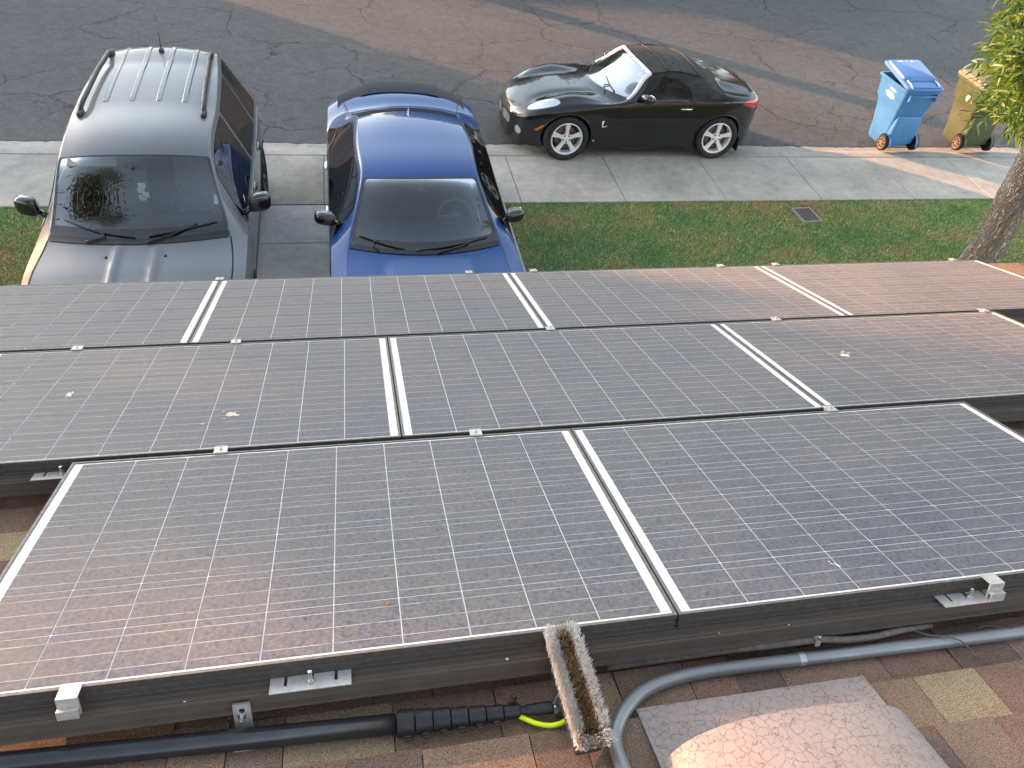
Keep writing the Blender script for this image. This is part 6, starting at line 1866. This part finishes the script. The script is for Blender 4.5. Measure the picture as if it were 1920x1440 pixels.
sun_spot((-3.9, 8.6, 0), 0.28); sun_spot((-4.5, 8.9, 0), 0.22); sun_spot(rw(0.9, 2.75, 0), 0.12)
def SX(s, y): return (s + SDX * y) / SDY if False else (s - (-SDX) * y) / SDY
far_tree('street_tree', 'tall dark tree across the street at the far left', SX(-4.4, 25), 25, 3.0, 12.5, 2.9, 6500, 0.20, 0.30)
far_tree('street_tree', 'tall tree across the street, second from the left', SX(-1.2, 24), 24, 2.6, 12.0, 2.4, 9500, 0.20, 0.28)
far_tree('street_tree', 'tall tree across the street, third from the left', SX(1.75, 25), 25, 2.4, 12.0, 2.25, 13000, 0.20, 0.28)
far_tree('garden_tree', 'low round tree across the street left of its house', SX(5.2, 23.5), 23.5, 0.6, 7.1, 2.1, 8000, 0.18, 0.20)
far_tree('garden_tree', 'low round tree across the street before the house', SX(7.6, 24.5), 24.5, 0.5, 7.3, 2.2, 8000, 0.18, 0.20)
far_tree('garden_tree', 'low round tree across the street beside the drive', SX(10.0, 23.5), 23.5, 0.4, 7.2, 1.75, 7500, 0.18, 0.20)
far_tree('street_tree', 'spreading tree across the street right of the palm', SX(20.9, 24), 24, 0.3, 5.2, 2.6, 8000, 0.20, 0.26)
far_tree('street_tree', 'spreading tree across the street, second right of the palm', SX(24.2, 25), 25, 0.3, 5.4, 2.5, 7000, 0.20, 0.26)
far_tree('street_tree', 'spreading tree across the street at the far right', 16.5, 26, 2.0, 8.5, 3.0, 5000, 0.24, 0.26)
# palm
px_, py2 = SX(15.72, 21.6), 21.6
palm = empty('palm_tree', (px_, py2, -0.1)); tag(palm, 'slim palm across the street', 'tree', 'trees across the street')
mb = MB(); mb.tube([(0, 0, -0.2), (0.03, 0, 2), (0.0, 0, 4), (0.02, 0, 5.6)], [0.27, 0.23, 0.22, 0.21], 14); mb.build('trunk', M['bark'], palm, smooth=True)
V = []; F = []
for k in range(26):
    a = k * 2.399; el = R(65 - 4.2 * k); L = 1.5
    for j in range(10):
        f0, f1 = j / 10, (j + 1) / 10
        def fp(f): return Vector((math.cos(a) * L * f * math.cos(el), math.sin(a) * L * f * math.cos(el), 5.6 + L * f * math.sin(el) - 0.9 * f * f))
        p0, p1 = fp(f0), fp(f1); sd_ = Vector((-math.sin(a), math.cos(a), -0.25)); wl = 0.42 * math.sin(math.pi * min(0.98, f0 + 0.15))
        for s_ in (-1, 1):
            sv = Vector((sd_.x * s_, sd_.y * s_, sd_.z)); b = len(V)
            V += [tuple(p0), tuple(p0.lerp(p1, 0.35)), tuple(p0 + sv * wl + (p1 - p0) * 1.6)]
            F.append((b, b + 1, b + 2))
o = obj('crown', V, F, M['farleaf'], palm); o['kind'] = 'stuff'
# far pavement and gardens
o = sheet('far_sidewalk', -60, 60, 20.0, 21.6, 0.02, M['sidewalk']); tag(o, 'concrete sidewalk on the far side of the street', 'sidewalk', kind='structure')
o = sheet('far_garden', -60, 60, 21.6, 60, 0.0, M['dirt']); tag(o, 'gravel front yards on the far side of the street', 'garden', kind='structure')
def far_house(x0, x1, y0, y1, h, rise, m, label):
    root = empty('house', ((x0 + x1) / 2, (y0 + y1) / 2, 0)); tag(root, label, 'house', 'houses across the street')
    w, d = (x1 - x0) / 2, (y1 - y0) / 2
    mb = MB(); mb.box(-w, w, -d, d, -0.2, h); mb.build('wall', m, root)
    mb = MB(); e = 0.5
    V = [(-w - e, -d - e, h - 0.05), (w + e, -d - e, h - 0.05), (w + e, d + e, h - 0.05), (-w - e, d + e, h - 0.05), (-w + d * 0.8, 0, h + rise), (w - d * 0.8, 0, h + rise)]
    mb.add(V, [(0, 1, 5, 4), (1, 2, 5), (2, 3, 4, 5), (3, 0, 4), (0, 3, 2, 1)]); mb.build('roof', M['tile'], root)
    for (a, b, c_, dd) in ((-w * 0.75, -w * 0.45, 0.9, 2.1), (-w * 0.2, 0.1 * w, 0.9, 2.1)):
        mb = MB(); mb.box(a, b, -d - 0.03, -d + 0.02, c_, dd); f = mb.build('window', M['garage'], root)
        mb = MB(); mb.box(a + 0.06, b - 0.06, -d - 0.045, -d - 0.031, c_ + 0.06, dd - 0.06); mb.build('pane', M['darkglass'], f)
    mb = MB(); mb.box(w * 0.3, w * 0.85, -d - 0.04, -d + 0.02, 0.0, 2.1); mb.build('garage_door', M['garage'], root)
    mb = MB(); mb.box(w * 0.14, w * 0.22, -d - 0.04, -d + 0.02, 0.0, 2.05); mb.build('door', M['fascia'], root)
M['tile'] = plain('clay_roof', (0.22, 0.12, 0.08), 0.8, var=0.2)
far_house(-13.5, -1.0, 28, 38, 2.8, 1.9, M['stucco'], 'beige bungalow straight across the street')
far_house(4.5, 17.0, 28, 38, 2.8, 1.9, M['stucco'], 'beige bungalow across the street on the right')
far_house(-40, -26, 30, 40, 2.8, 2.0, M['stucco'], 'beige bungalow across the street behind the tall trees')
# eucalyptus beside the house, seen mirrored in the off-road car's windscreen
GAPS.clear()
far_tree('eucalyptus', 'tall airy tree beside the house, left of the roof', -8.6, 0.2, 4.0, 13.0, 3.0, 6500, 0.16, 0.22, group=None, edge=9.0)
